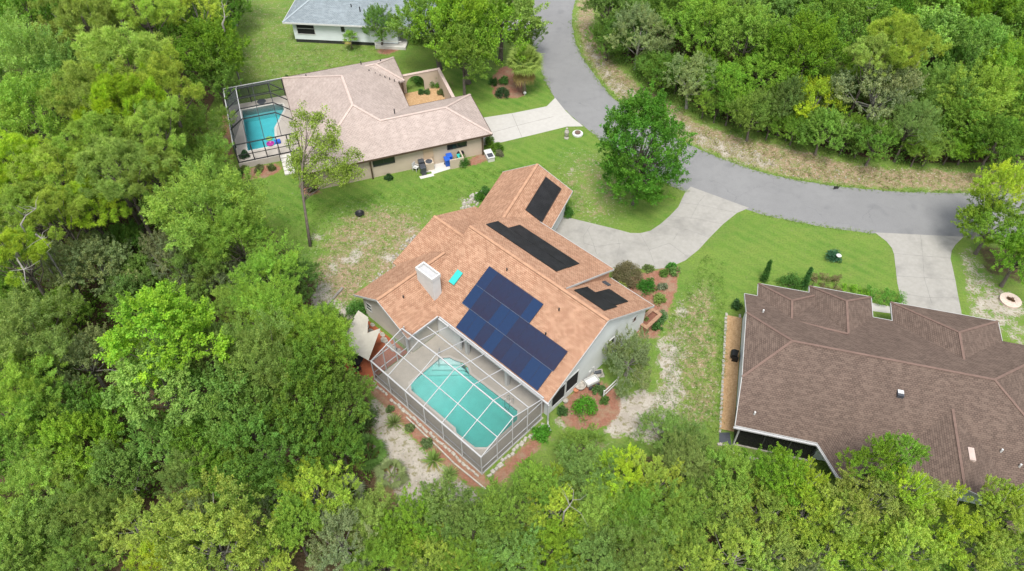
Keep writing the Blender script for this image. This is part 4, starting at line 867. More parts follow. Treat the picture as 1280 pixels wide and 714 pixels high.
# lanai in the near corner
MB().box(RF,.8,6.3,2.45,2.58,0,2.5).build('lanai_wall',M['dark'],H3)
for a in (.72,2.6,4.4,6.1): MB().beam(Q(a,-.55,0),Q(a,-.55,2.55),.1).build('post',M['white_metal'] if a<1 else M['bronze'],H3)
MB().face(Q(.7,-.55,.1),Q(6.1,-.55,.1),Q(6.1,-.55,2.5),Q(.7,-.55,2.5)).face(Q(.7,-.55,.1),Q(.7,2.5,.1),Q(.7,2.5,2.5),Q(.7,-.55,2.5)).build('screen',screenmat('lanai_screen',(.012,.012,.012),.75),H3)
MB().beam(Q(.7,-.55,.06),Q(6.2,-.55,.06),.12,.12).build('sill',M['pale_stone'],H3)
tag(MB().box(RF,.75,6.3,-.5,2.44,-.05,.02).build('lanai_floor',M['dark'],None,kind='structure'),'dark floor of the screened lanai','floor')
tag(MB().prism(GP([(899,541),(912,541),(914,556),(899,556)]),-.05,.03).build('side_pad',M['grey_plastic'],None,kind='structure'),'dark square pad beside the lanai corner','pad')
for a,b,zz,s in ((11.23,3.6,4.5,.35),):
    c=Q(a,b,top(b)); MB().box(Frame(-14.5,c),-.22,.22,-.25,.25,-.2,.2).build('skylight_kerb',M['grey_plastic'],roof); MB().box(Frame(-14.5,c),-.2,.2,-.05,.25,.2,.24).build('skylight_lid',M['white'],roof)
for a,b in ((1.6,9.6),(1.5,.3),(19.2,.5),(18.0,1.2)):
    c=Q(a,b,top(b)); MB().tube([c-np.array([0,0,.1]),c+np.array([0,0,.3])],.07,8).build('vent_pipe',M['white'],roof)
MB().box(Frame(-14.5,Q(15.75,.1,3.98)),-.2,.2,-.5,.5,-.1,.12).build('ridge_vent',M['cap_beige'],roof)
bed=[Q(-.55,12.1),Q(.7,12.1),Q(.7,.55),Q(-.4,.55)]
tag(MB().prism(bed,-.05,.02).build('mulch_bed',M['mulch_gold'],None,kind='structure'),'golden mulch bed along the white wall of the brown roofed house','mulch bed')
k=0
pathE=[Q(.5,12.25),Q(-.62,12.15)]+[Q(-.66+.012*i,12.1-i*.42) for i in range(1,29)]
for i,c in enumerate(pathE):
    tag(stone(c,RF.az+1.57+random.uniform(-.25,.25),random.uniform(.14,.2),random.uniform(.08,.13),random.uniform(.06,.12)).build('border_stone',M['pale_stone'],None,at=c),'pale border stone, %s from the hedge end of the golden mulch bed'%ORD[i],'border stone','border stones of the golden mulch bed')
bx=[(898,556),(906,556),(912,561),(918,566),(928,571),(938,573),(950,575)]
for i in range(len(bx)-1):
    for j in range(3):
        t_=j/3; c=G(bx[i][0]*(1-t_)+bx[i+1][0]*t_,bx[i][1]*(1-t_)+bx[i+1][1]*t_); s=random.uniform(.1,.16)
        pts=[c+np.array([s*math.cos(t)*random.uniform(.8,1.1),s*math.sin(t)*random.uniform(.8,1.1),0]) for t in np.linspace(0,2*math.pi,8)[:-1]]
        tag(MB().prism(pts,-.03,random.uniform(.08,.14)).build('border_stone',M['pale_stone'],None,at=c),'pale border stone, %s from the dark pad along the lanai front'%ORD[i*3+j],'border stone','border stones in front of the lanai')
c=RF.P(.25,7.6); t=thing('hose_reel','black hose reel on the white side wall above the golden mulch','hose reel',c)
MB().tube([RF.P(.2,7.3,.5),RF.P(.2,7.9,.5)],.28,14).build('reel',M['black_plastic'],t); MB().box(RF,.1,.55,7.2,7.28,0,.6).box(RF,.1,.55,7.92,8.0,0,.6).build('bracket',M['black_plastic'],t)
t=thing('stone_ring','round pale stone planting ring on the sand by the right driveway','planting ring',G(1262,377)); c=G(1262,377)
m=MB(); 
m.lathe(c,[(.55,0),(.85,0),(.88,.22),(.58,.22)],22).build('ring',M['terracotta'] if False else plain('pinkish_stone',(.52,.42,.35),.9,.15,5),t); MB().lathe(c,[(.57,-.02),(.57,.1)],18).build('soil',plain('soil_dark',(.14,.07,.05),.95,.3,8),t)
# ================================================================== the white house at the top
H4=thing('house','white sided house with pale grey hip roof and dark skirting','house',WF.P(6,4)); Q=WF.P
MB().box(WF,0,13,.3,9.5,.45,2.95).build('wall',M['wall_cool'],H4); MB().box(WF,.05,12.95,.36,9.4,-.1,.45).build('skirting',M['bronze'],H4)
MB().box(WF,12.9,20,2.5,9.5,.2,2.9).build('wall',M['wall_cool'],H4)
rf=MB(); f,r=gable(WF,'a',-.9,20.5,-.25,10.1,2.95,2.3,hip0=4.6,hip1=4.6); rf.shell(f,.15); roof=rf.build('roof',M['roof_grey'],H4)
caps([r,(Q(-.9,-.25,2.95),r[0]),(Q(20.5,-.25,2.95),r[1])],roof,M['cap_grey'],.25)
fascia([(Q(-.9,-.28,2.95),Q(20.5,-.28,2.95)),(Q(-.93,-.25,2.95),Q(-.93,10.1,2.95))],H4,M['white'],.2)
window(H4,WF,'b',.3,.45,2.75,1.15,2.75,-1,frame='white',split='h',glass='dark'); window(H4,WF,'b',.3,6.05,6.5,1.75,2.6,-1,frame='bronze',split='h')
for a,b in ((7.2,2.2),(8.4,1.6)):
    MB().tube([Q(a,b,3.6),Q(a,b,4.4)],.07,8).build('vent_pipe',M['bronze'],roof)
pr=thing('porch_rail','white porch corner post with rail beside the white house','railing',Q(10.5,-.4,0))
MB().beam(Q(10.3,-.4,0),Q(10.3,-.4,1.1),.14).build('post',M['white'],pr); MB().beam(Q(10.3,-.4,1.0),Q(13.5,-.1,1.0),.08).build('rail',M['white'],pr); MB().box(WF,10.2,14,-.35,2.5,0,.35).build('porch_floor',M['concrete_light'],pr)
t=thing('road_debris','dark scrap of tyre lying on the road edge','debris',G(1045,234.5,.01)); fr=Frame(15,G(1045,234.5,.01)); MB().hexa([fr.P(a,b,0) for a,b in((-.45,-.2),(.1,-.25),(.5,.1),(-.1,.2))],[fr.P(a,b,.06) for a,b in((-.4,-.15),(.1,-.18),(.4,.1),(-.1,.14))]).build('scrap',M['black_plastic'],t)
t=thing('wire_fence','thin dark wire fence at the edge of the upper left wood','fence',G(300,20))
fp_=GP([(332,-8),(312,10),(299,30),(291,52),(286,75)])
for p_ in fp_: MB().tube([p_,p_+np.array([0,0,1.4])],.05,6).build('post',M['bark'],t)
for z_ in (.5,.9,1.3):
    m=MB()
    for i in range(4): m.beam(fp_[i]+np.array([0,0,z_]),fp_[i+1]+np.array([0,0,z_]),.02)
    m.build('wire',M['grey_plastic'],t)
# ------------------------------------------------------------------ vegetation
def unit(v): return v/(np.linalg.norm(v,axis=-1,keepdims=True)+1e-9)
def leaves(rg,C,D,L,Wd,col,up=.5,jit=.8,fold=.25):
    "diamond leaves at C pointing along D; returns verts, faces, colours"
    n=len(C); d=unit(D+rg.normal(0,jit,(n,3))); nn=unit(rg.normal(0,1,(n,3))*(1-up)+np.array([0,0,1.])*up+.3*unit(D))
    s=unit(np.cross(d,nn)); nn=np.cross(s,d)
    L=L*rg.uniform(.7,1.3,(n,1)); Wd=Wd*rg.uniform(.7,1.3,(n,1))
    a=C; b=C+d*L*.5+s*Wd*.5+nn*Wd*fold; c=C+d*L-nn*L*.12; e=C+d*L*.5-s*Wd*.5+nn*Wd*fold
    V=np.stack([a,b,c,e],1).reshape(-1,3); F=np.arange(4*n).reshape(n,4)
    return V,F,np.repeat(col,4,0)
KINDS={ # base colour, leaf length, width, clumps per lobe, leaves per clump, clump radius, lobes, up, jitter
 'oak':   dict(c=(0.110,0.185,0.028),L=0.146,W=0.090,nl=15,nc=26,lp=66,rc=.42,up=.55,jit=.9,lobe=(.32,.46),h=1.0),
 'dark':  dict(c=(0.079,0.142,0.023),L=0.142,W=0.090,nl=15,nc=26,lp=66,rc=.42,up=.5,jit=.9,lobe=(.30,.44),h=1.0),
 'bright':dict(c=(0.134,0.220,0.031),L=0.146,W=0.099,nl=17,nc=24,lp=64,rc=.40,up=.65,jit=.75,lobe=(.22,.34),h=1.05),
 'fine':  dict(c=(0.134,0.204,0.039),L=0.181,W=0.045,nl=16,nc=28,lp=84,rc=.46,up=.35,jit=.8,lobe=(.30,.48),h=.95),
 'grey':  dict(c=(0.134,0.170,0.072),L=0.138,W=0.068,nl=15,nc=26,lp=66,rc=.40,up=.45,jit=1.0,lobe=(.28,.42),h=.95),
 'pine':  dict(c=(0.154,0.220,0.028),L=0.310,W=0.032,nl=18,nc=20,lp=97,rc=.20,up=.2,jit=.7,lobe=(.22,.34),h=.85),
 'ovate': dict(c=(0.078,0.167,0.028),L=0.163,W=0.081,nl=46,nc=18,lp=64,rc=.42,up=.45,jit=.9,lobe=(.26,.36),h=1.35),
 'lime':  dict(c=(0.178,0.238,0.031),L=0.120,W=0.068,nl=22,nc=20,lp=66,rc=.36,up=.5,jit=.9,lobe=(.19,.30),h=.9),
}
def crown_mesh(kind,seed,R0=3.5):
    k=KINDS[kind]; rg=np.random.default_rng(seed); h=k['h']*R0
    Cs=[];Ds=[];cols=[]; tips=[]
    base=np.array(k['c'])
    nl=k['nl']
    for i in range(nl):
        if i==0: p=np.array([0,0,.62*h])
        else:
            ph=i*2.39996+rg.uniform(-.5,.5); q=(i/nl)
            el=math.acos(1-1.42*q)  # from the top down past the equator
            rr=rg.uniform(.42,.92)*R0
            p=np.array([math.sin(el)*math.cos(ph)*rr,math.sin(el)*math.sin(ph)*rr,math.cos(el)*h*rg.uniform(.5,.72)])
        if kind=='ovate':
            u=(i+.5)/nl; zz=1-1.95*u; rr=R0*.78*math.sqrt(max(.05,1-zz*zz))**1.2*(1.0 if zz<.1 else .92)*rg.uniform(.75,1.1); ph=i*2.39996; p=np.array([rr*math.cos(ph),rr*math.sin(ph),zz*h*.85])
        rl=rg.uniform(*k['lobe'])*R0*(rg.uniform(.6,1.15) if i else 1.); lobe_f=rg.uniform(.88,1.14); lobe_w=rg.uniform(-.08,.12)
        tips.append(p+np.array([0,0,-.15*rl]))
        n=k['nc']; g=unit(rg.normal(0,1,(n,3))+np.array([0,0,.45])+.5*p/R0); cc=p+g*rl*rg.uniform(.55,1.05,(n,1))*np.array([1,1,.8])
        for c_,gd in zip(cc,g):
            if rg.uniform()<.12: c_=c_+gd*rl*rg.uniform(.2,.5)
            elif rg.uniform()<.10: continue
            m=max(6,int(k['lp']*rg.uniform(.6,1.3))); tt=rg.uniform(0,1,(m,1)); dd=unit(rg.normal(0,1,(m,3))+gd*.8+np.array([0,0,.25]))
            if kind=='pine': C=c_+dd*rg.uniform(0,.12,(m,1))
            else:
                ax=unit(gd+np.array([0,0,.7])+rg.normal(0,.25,3)); rc=k['rc']*R0/3.5; C=c_+dd*rc*rg.uniform(.15,.62,(m,1))*(1.25-tt)+ax*rc*(tt*2.1-.6); dd=unit(dd+ax*.9)
            f=lobe_f*rg.uniform(.82,1.2); col=base*f*rg.uniform(.9,1.12,(m,1)); y=np.clip(rg.normal(lobe_w,.07,(m,1)),-.2,.3)
            col=col*(1+y*np.array([1.1,.3,-.4]))
            Cs.append(C);Ds.append(dd);cols.append(col)
    C=np.concatenate(Cs);D=np.concatenate(Ds);col=np.concatenate(cols); col=np.clip(np.c_[col,np.ones(len(col))],.004,1)
    V,F,cv=leaves(rg,C,D,k['L'],k['W'],col,k['up'],k['jit'])
    me=quick_mesh(kind+'_crown',V,F,M['needle'] if kind=='pine' else M['leaf'],{'tint':cv})
    return me,tips
def trunk_mesh(tips,seed,H,R0,r0,mat,forks=.45):
    "tapered trunk with limbs to the lobes; crown centre at height H above the foot"
    rg=np.random.default_rng(seed); m=MB(); fork=np.array([rg.uniform(-.2,.2),rg.uniform(-.2,.2),H*forks])
    top=np.array([0,0,H+.2*R0]); m.tube([np.array([0,0,-.15]),np.array([0,0,.15]),fork*np.array([.5,.5,.5]),fork,(fork+top)/2+rg.normal(0,.15,3),top],[r0*1.5,r0*1.1,r0*.95,r0*.8,r0*.5,r0*.15],8)
    for t in tips[1:]:
        e=np.array(t)+np.array([0,0,H]); s=fork+(top-fork)*rg.uniform(0,.5); mid=(s+e)/2+rg.normal(0,.25,3)+np.array([0,0,-.2]); m.tube([s,mid,e],[r0*.42,r0*.28,r0*.06],5)
    me=bpy.data.meshes.new('trunk'); me.from_pydata([tuple(v) for v in m.v],[],m.f); me.materials.append(mat); me.polygons.foreach_set('use_smooth',[True]*len(me.polygons)); return me
LIB={}
for kd in KINDS:
    LIB[kd]=[]
    for v in range(4):
        me,tips=crown_mesh(kd,100+v*17+list(KINDS).index(kd)*5)
        hh={'pine':9.5,'bright':7,'lime':5.2,'fine':6}.get(kd,5.8)
        LIB[kd].append((me,trunk_mesh(tips,v,hh,3.5,.2,M['dead_wood'] if kd in('lime','grey') else M['bark'],.6 if kd=='pine' else .42),hh))
KLAB={'oak':('mid green','oak'),'dark':('dark green','oak'),'bright':('bright green','broadleaf'),'fine':('feathery green','tree'),'grey':('greyish green','oak'),'pine':('yellow green','pine'),'lime':('lime green','turkey oak'),'ovate':('dense green','tree')}
TREES=[]
def tree(px,py,rpx,kind,htop=None,label=None,wood=None,flat=1.0):
    "px,py = middle of the crown in the survey photo, rpx its radius there, htop its height in metres"
    d=60.
    for _ in range(3):
        Rm=rpx*d/FPX; ht=htop or min(13,max(3.2,Rm*2.05)); zc=.54*ht if kind=='ovate' else max(ht-.78*Rm*KINDS[kind]['h'],Rm*.5); p=G(px,py,zc); d=np.linalg.norm(p-np.array([0,0,CAM_H]))*1.0
    TREES.append(dict(px=px,py=py,R=Rm,zc=zc,x=p[0],y=p[1],kind=kind,label=label,wood=wood,ht=ht,flat=flat))
W1='left wood'; W2='upper right wood'; W3='lower wood'
for q in [(30,25,52,'oak'),(105,28,46,'pine',13),(178,12,40,'pine',13),(215,48,38,'dark'),(262,70,42,'oak'),(243,12,34,'lime',10),(285,12,26,'dark'),(270,95,30,'oak'),
 (150,85,58,'pine',14),(205,108,48,'pine',13.5),(110,120,44,'pine',13),(160,140,52,'pine',13.5),(125,178,44,'pine',13),(195,165,40,'pine',12.5),(245,172,36,'fine'),(45,95,52,'fine',12),(40,150,50,'fine',11),(20,210,42,'pine',12),(68,215,40,'pine',12),(30,262,38,'pine',11),(75,265,36,'pine',11),(150,215,46,'pine',12.5),(195,212,38,'pine',11),(110,255,38,'pine',10),
 (235,235,34,'fine'),(262,268,54,'fine',10),(300,300,40,'fine',8),(335,345,36,'fine',8),(125,335,40,'grey'),(80,335,34,'grey',7),(160,305,28,'dark'),(172,345,27,'oak'),(215,330,38,'grey'),(255,330,40,'fine'),(290,345,30,'grey'),(25,320,36,'pine',11),
 (203,425,66,'bright',13),(205,478,52,'bright',10),(262,440,34,'bright',9),(85,392,34,'oak'),(35,420,46,'fine',9),(110,455,38,'grey'),(60,455,30,'dark'),(28,500,46,'fine',8),(80,515,38,'oak'),(135,520,30,'dark'),(20,565,40,'oak'),(100,560,44,'oak'),(55,610,44,'fine'),(150,590,40,'oak'),(205,560,40,'oak'),(45,670,40,'oak'),(105,650,40,'fine'),(170,660,38,'lime',5),(15,705,34,'bright',6),(95,708,36,'fine'),(235,595,36,'fine'),(265,555,42,'dark'),
 (300,510,58,'dark',9),(345,400,48,'fine',9),(330,455,54,'fine',10),(395,430,48,'fine',9),(385,490,52,'dark',9),(335,560,50,'dark',8.5),(425,505,42,'dark',7),(425,560,38,'dark',6),(285,590,34,'oak'),(350,610,36,'oak'),(395,615,42,'lime',6),(265,678,68,'lime',9),(205,705,36,'lime',6),(365,655,34,'bright',6.5),(330,700,40,'lime',6)]: tree(*q[:4],htop=q[4] if len(q)>4 else None,wood=W1)
for q in [(425,680,44,'grey'),(470,660,36,'fine'),(480,705,40,'fine'),(520,655,38,'oak',5),(555,640,34,'oak',5),(540,700,40,'lime'),(590,665,36,'oak',5),(585,705,36,'fine'),(625,650,34,'oak',5),(640,695,40,'oak'),(668,610,34,'oak',4.5),(695,640,38,'lime'),(730,600,36,'fine',4.5),(745,650,40,'fine'),(690,690,38,'oak'),(745,700,40,'oak'),(775,600,36,'lime',4.6),(795,645,42,'fine'),(805,700,42,'fine'),(820,605,38,'lime',4.8),(850,650,42,'fine'),(862,705,42,'lime'),(865,590,34,'fine',4.6),(905,640,42,'lime'),(912,598,34,'oak',5),(920,695,42,'lime'),(955,640,38,'lime'),(975,595,34,'oak',5.5),(970,690,36,'lime'),(1010,645,40,'lime'),(1035,690,30,'lime'),(1095,578,28,'oak',8),(1130,570,26,'oak',8),(1090,625,38,'lime',7),(1060,640,34,'lime',6),(1135,680,44,'lime',7),(1185,660,42,'lime',7),(1150,620,30,'lime',7),(1095,690,36,'lime'),(1225,690,40,'lime',6),(1262,640,30,'lime',7.5),(1275,695,36,'lime',6),(1138,612,26,'lime',8),(1256,630,28,'lime',7.5),(1008,602,26,'lime',6),(835,540,26,'fine',3.5),(865,553,24,'fine',3.5),(725,565,26,'oak',3.6)]: tree(*q[:4],htop=q[4] if len(q)>4 else None,wood=W3)
for q in [(765,8,36,'dark'),(760,52,26,'dark',4.5),(800,45,36,'grey',7),(840,20,34,'dark'),(865,100,34,'grey',6),(830,95,26,'dark',5),(880,35,40,'oak',9),(935,45,38,'oak',9.5),(905,112,30,'oak',5.5),(960,95,34,'oak',6.5),(985,128,26,'dark',6),(1005,65,40,'oak',9.5),(1020,126,34,'lime',6),(1055,35,40,'oak',9),(1095,118,46,'grey',8.5),(1120,60,42,'pine',12),(1090,70,30,'pine',11),(1165,60,40,'bright',9.5),(1175,125,36,'fine',6.5),(1225,130,40,'fine',7),(1215,70,38,'oak',9.5),(1262,95,36,'oak',9),(1268,40,36,'oak'),(1225,20,40,'oak'),(1165,12,38,'oak'),(1100,8,38,'dark'),(1030,5,34,'oak'),(985,12,34,'oak'),(930,5,36,'oak'),(880,2,32,'dark'),(1270,145,26,'dark'),(1140,155,26,'fine',6.5),(1205,152,28,'oak',6)]: tree(*q[:4],htop=q[4] if len(q)>4 else None,wood=W2)
# single trees
tree(802,188,47,'ovate',12.2,'tall dense green tree on the lawn between the garage and the road',flat=1.08)
for x_,y_,r_,k_,h_,l_ in [(545,26,50,'oak',10,'big spreading oak nearest the white house roof'),(582,44,60,'oak',10.5,'big spreading oak over the dark lawn by the courtyard'),(625,12,46,'oak',10,'spreading oak crown at the road bend behind the cabbage palm'),(578,68,36,'oak',8,'oak crown hanging over the courtyard wall'),(474,33,22,'dark',4.6,'small dark tree in a red mulch bed by the white house'),
 (1252,238,36,'lime',8,'yellow green tree overhanging the end of the road'),(1240,285,34,'oak',5.5,'green tree above the sand beside the right driveway'),(1278,320,34,'oak',6,'green tree at the picture edge above the planting ring'),(660,45,22,'dark',5,'dark leafy tree beside the road between oak and driveway'),(785,452,38,'grey',3.6,'large loose grey green shrub tree against the right gable wall')]: tree(x_,y_,r_,k_,h_,l_)
# the rest of the woods: younger trees between the big crowns
rf_=np.random.default_rng(21)
def fill(poly,n,kinds,wood,rr=(20,34),sp=.62):
    xs_=[p[0] for p in poly]; ys_=[p[1] for p in poly]; got=0
    for _ in range(n*40):
        x=rf_.uniform(min(xs_),max(xs_)); y=rf_.uniform(min(ys_),max(ys_))
        if not inpoly(np.array([x]),np.array([y]),poly)[0]: continue
        r=rf_.uniform(*rr); g=G(x,y,2.5); Rm=r*np.linalg.norm(g-np.array([0,0,CAM_H]))/FPX
        if any(math.hypot(g[0]-t['x'],g[1]-t['y'])<sp*(Rm*.8+t['R']*.8) for t in TREES): continue
        tree(x,y,r,kinds[rf_.integers(len(kinds))],wood=wood); got+=1
        if got>=n: break
fill([(-40,-20),(290,-20),(285,55),(262,110),(250,200),(300,260),(360,330),(395,380),(440,450),(455,520),(460,590),(470,640),(420,740),(-40,740)],52,['oak','dark','dark','grey','fine'],W1,(24,36))
fill([(480,650),(620,650),(700,600),(850,580),(930,600),(1010,640),(1050,720),(470,730)],14,['fine','oak','grey','lime'],W3,(20,30))
fill([(755,-20),(770,50),(812,90),(860,115),(930,146),(985,158),(1050,175),(1130,186),(1300,186),(1300,-30)],48,['oak','dark','oak','fine'],W2,(20,32),.55)
fill([(758,5),(768,50),(812,90),(858,118),(930,148),(985,160),(1050,178),(1130,188),(1250,188),(1250,172),(1100,164),(985,142),(890,112),(812,66),(775,10)],60,['dark','oak','fine','oak'],W2,(12,20),.5)
# names: rows of each wood are counted from the far edge, trees from the left
for wd in (W1,W2,W3):
    L_=sorted([t for t in TREES if t['wood']==wd],key=lambda t:t['py']); per=9 if wd!=W1 else 8
    for ri_ in range(0,len(L_),per):
        row=sorted(L_[ri_:ri_+per],key=lambda t:t['px'])
        for k,t in enumerate(row):
            a,b=KLAB[t['kind']]; sz='low ' if t['ht']<4.5 else ('tall ' if t['ht']>10 else '')
            t['label']='%s%s %s, %s from left in %s row of the %s'%(sz,a,b,ORD[k],ORD[ri_//per],wd)
GRP={W1:'trees of the wood left of the houses',W2:'trees of the wood across the road',W3:'trees of the wood below the pool'}
cyc={}
for t in TREES:
    kd=t['kind']; cyc[kd]=cyc.get(kd,-1)+1; me,tk,hh=LIB[kd][cyc[kd]%4]
    s=t['R']/3.5; th=thing({'pine':'pine_tree'}.get(kd,'tree' if kd in('fine','bright') else 'oak_tree'),t['label'],'pine' if kd=='pine' else 'tree',(t['x'],t['y'],0),GRP.get(t['wood']))
    rz=rf_.uniform(0,2*math.pi); sz=s*rf_.uniform(.9,1.1)*t['flat']
    c=bpy.data.objects.new('crown',me); COL.objects.link(c); c.parent=th; c.location=(0,0,t['zc']); c.scale=(s*rf_.uniform(.86,1.16),s*rf_.uniform(.86,1.16),sz); c.rotation_euler=(rf_.uniform(-.08,.08),rf_.uniform(-.08,.08),rz)
    k=bpy.data.objects.new('trunk',tk); COL.objects.link(k); k.parent=th; k.scale=(s,s,t['zc']/hh); k.rotation_euler=(0,0,rz)
    if t['zc']/hh<.2: k.scale=(s,s,.2)
# lower skirt of the lawn tree
# ------------------------------------------------------------------ the thin leaning tree between the lawns
def clump_object(name,centres,radii,per,L,Wd,col,root,up=.4,jit=.9,seed=3,mat='leaf',var=.2):
    rg=np.random.default_rng(seed); o=np.array(root.location) if root else np.zeros(3); Cs=[];Ds=[];cl=[]
    for c,r in zip(centres,radii):
        m=int(per*rg.uniform(.8,1.2)); d=unit(rg.normal(0,1,(m,3))+np.array([0,0,.35])); Cs.append(np.array(c)+d*np.asarray(r)*rg.uniform(.35,1.05,(m,1))); Ds.append(d)
        cl.append(np.array(col)*rg.uniform(1-var,1+var)*rg.uniform(1-var,1+var,(m,1))*np.array([1,1,1]))
    C=np.concatenate(Cs)-o; cc=np.concatenate(cl); V,F,cv=leaves(rg,C,np.concatenate(Ds),L,Wd,np.c_[cc,np.ones(len(cc))],up,jit)
    me=quick_mesh(name,V,F,M[mat],{'tint':cv}); ob=bpy.data.objects.new(name,me); COL.objects.link(ob)
    if root: ob.parent=root
    return ob
b0=G(388,308); th=thing('slender_tree','slender leaning tree with yellowing crown in front of the beige house','tree',b0)
toppx=[(388,308,0),(383,275,2.2),(378,240,4.6),(378,205,6.6),(385,165,8.6)]
pts=[G(*q) for q in toppx]; m=MB().tube(pts,[.16,.13,.11,.08,.03],8)
tips=[(375,150,8.6),(385,140,9.4),(400,150,9),(372,170,7.6),(395,175,8),(410,165,8.4),(405,190,7.4),(420,185,7.6),(425,205,6.8),(410,210,6.6),(395,205,6.8),(380,195,6.6),(435,212,6.4),(440,218,6.0),(400,222,5.8),(370,200,6.2),(372,218,5.2),(385,222,5.4),(420,222,5.8),(445,200,6.6),(390,158,9.0),(415,175,8)]
tp=[G(*q) for q in tips]
for q in tp: kk=float(np.clip((q[2]-2.6)/1.9,0,3.6)); i_=int(kk); s_=pts[i_]+(pts[min(i_+1,4)]-pts[i_])*(kk-i_); m.tube([s_,(s_+q)/2+np.array([0,0,.1]),q],[.045,.03,.01],5)
m.build('trunk',M['bark'],th,smooth=True)
rg=np.random.default_rng(5); cs=[];rr=[]
for q in tp:
    for _ in range(8): cs.append(q+rg.normal(0,.48,3)); rr.append(.42)
clump_object('crown',cs,rr,64,.17,.09,(.160,.210,.028),th,seed=8,var=.3)
# ------------------------------------------------------------------ palms
def palm(px,py,zt,nf,fl,label,cat='palm',trunk_r=.2,col=(.10,.165,.03),group=None,droop=.9,seed=1,skirt=False,name='palm_tree'):
    b=G(px,py); th=thing(name,label,cat,b,group); rg=np.random.default_rng(seed)
    if trunk_r: MB().tube([b+np.array([0,0,-.1]),b+np.array([0,0,zt*.5]),b+np.array([.05,0,zt])],[trunk_r*1.2,trunk_r,trunk_r*.9],10).build('trunk',M['palm_bark'],th,smooth=True)
    Vs=[];cols=[];
    for i in range(nf):
        ph=i*2.39996+rg.uniform(-.2,.2); el=(1-2*(i+.5)/nf*.72)*1.25; 
        if skirt and i>nf*.8: el=-1.0
        d=np.array([math.cos(ph)*math.cos(el),math.sin(ph)*math.cos(el),math.sin(el)]); st=fl*.45*rg.uniform(.8,1.1); hub=np.array([0,0,zt])+d*st
        f=rg.uniform(.75,1.25); cc=np.array(col)*f
        if i>nf*.82: cc=np.array([.20,.16,.06])*f
        side=unit(np.cross(d,[0,0,1.])); upv=np.cross(side,d)
        # stalk
        w=.03; Vs.append([np.array([0,0,zt])-side*w,np.array([0,0,zt])+side*w,hub+side*w,hub-side*w]); cols.append(cc*1.1)
        nb=15
        for j in range(nb):
            t=(j/(nb-1)-.5)*2.5; dirv=unit(d*math.cos(t)+side*math.sin(t)+upv*.12*math.cos(2*t)); Lb=fl*.55*(1-.25*abs(t)/1.3)*rg.uniform(.9,1.1)
            mid=hub+dirv*Lb*.6; tip=hub+dirv*Lb-np.array([0,0,droop*.22*Lb]); pw=.034*fl/1.2
            sd=unit(np.cross(dirv,upv)); Vs.append([hub,mid-sd*pw,tip,mid+sd*pw]); cols.append(cc*rg.uniform(.85,1.15))
    V=np.array(Vs).reshape(-1,3); F=np.arange(len(V)).reshape(-1,4); cv=np.repeat(np.c_[np.array(cols),np.ones(len(cols))],4,0)
    me=quick_mesh('fronds',V,F,M['leaf'],{'tint':cv}); ob=bpy.data.objects.new('fronds',me); COL.objects.link(ob); ob.parent=th
palm(655,117,4.0,56,2.5,'cabbage palm with pale round crown in the red bed by the road',seed=2,skirt=True,col=(.14,.19,.05))
palm(440,62,1.6,18,1.2,'little fan palm on the grass in front of the white house',trunk_r=.09,seed=4)
palm(462,572,.7,22,1.7,'big dark saw palmetto at the edge of the sand','palmetto',0,(.055,.12,.02),seed=6,name='palmetto')
palm(490,598,.5,17,1.5,'pale green palmetto with dry fronds on the sand below the cage','palmetto',0,(.125,.165,.055),seed=7,name='palmetto')
palm(437,625,.9,20,1.6,'grey palmetto among the trees left of the sand','palmetto',0,(.13,.15,.085),seed=9,name='palmetto')
def yucca(px,py,L_,label,seed):
    b=G(px,py); th=thing('yucca',label,'yucca',b,'yuccas in the red mulch bed'); rg=np.random.default_rng(seed); Vs=[];cols=[]
    for i in range(120):
        ph=rg.uniform(0,2*math.pi); el=rg.uniform(-.05,1.45); d=np.array([math.cos(ph)*math.cos(el),math.sin(ph)*math.cos(el),math.sin(el)]); s=unit(np.cross(d,[0,0,1.])); l=L_*rg.uniform(.75,1.1)
        o=np.array([0,0,.12]); mid=o+d*l*.5; tip=o+d*l-np.array([0,0,.1*l*(1-math.sin(el))]); w=.035
        Vs.append([o-s*w*.6,mid-s*w,tip,mid+s*w]); c=np.array((.125,.175,.055))*rg.uniform(.7,1.3); cols.append(c if el>.25 else np.array((.22,.19,.09))*rg.uniform(.7,1.1))
    V=np.array(Vs).reshape(-1,3); me=quick_mesh('leaves',V,np.arange(len(V)).reshape(-1,4),M['leaf'],{'tint':np.repeat(np.c_[np.array(cols),np.ones(len(cols))],4,0)})
    ob=bpy.data.objects.new('leaves',me); COL.objects.link(ob); ob.parent=th
    MB().tube([b+np.array([0,0,-.03]),b+np.array([0,0,.2])],[.1,.06],7).build('stem',M['palm_bark'],th)
for i,(x,y,s,l) in enumerate([(493,531,.95,'spiky green yucca near the patio end of the red mulch bed'),(542,577,1.05,'spiky green yucca in the middle of the red mulch bed'),(562,595,.9,'spiky green yucca nearest the cage corner in the red mulch bed')]): yucca(x,y,s,l,20+i)
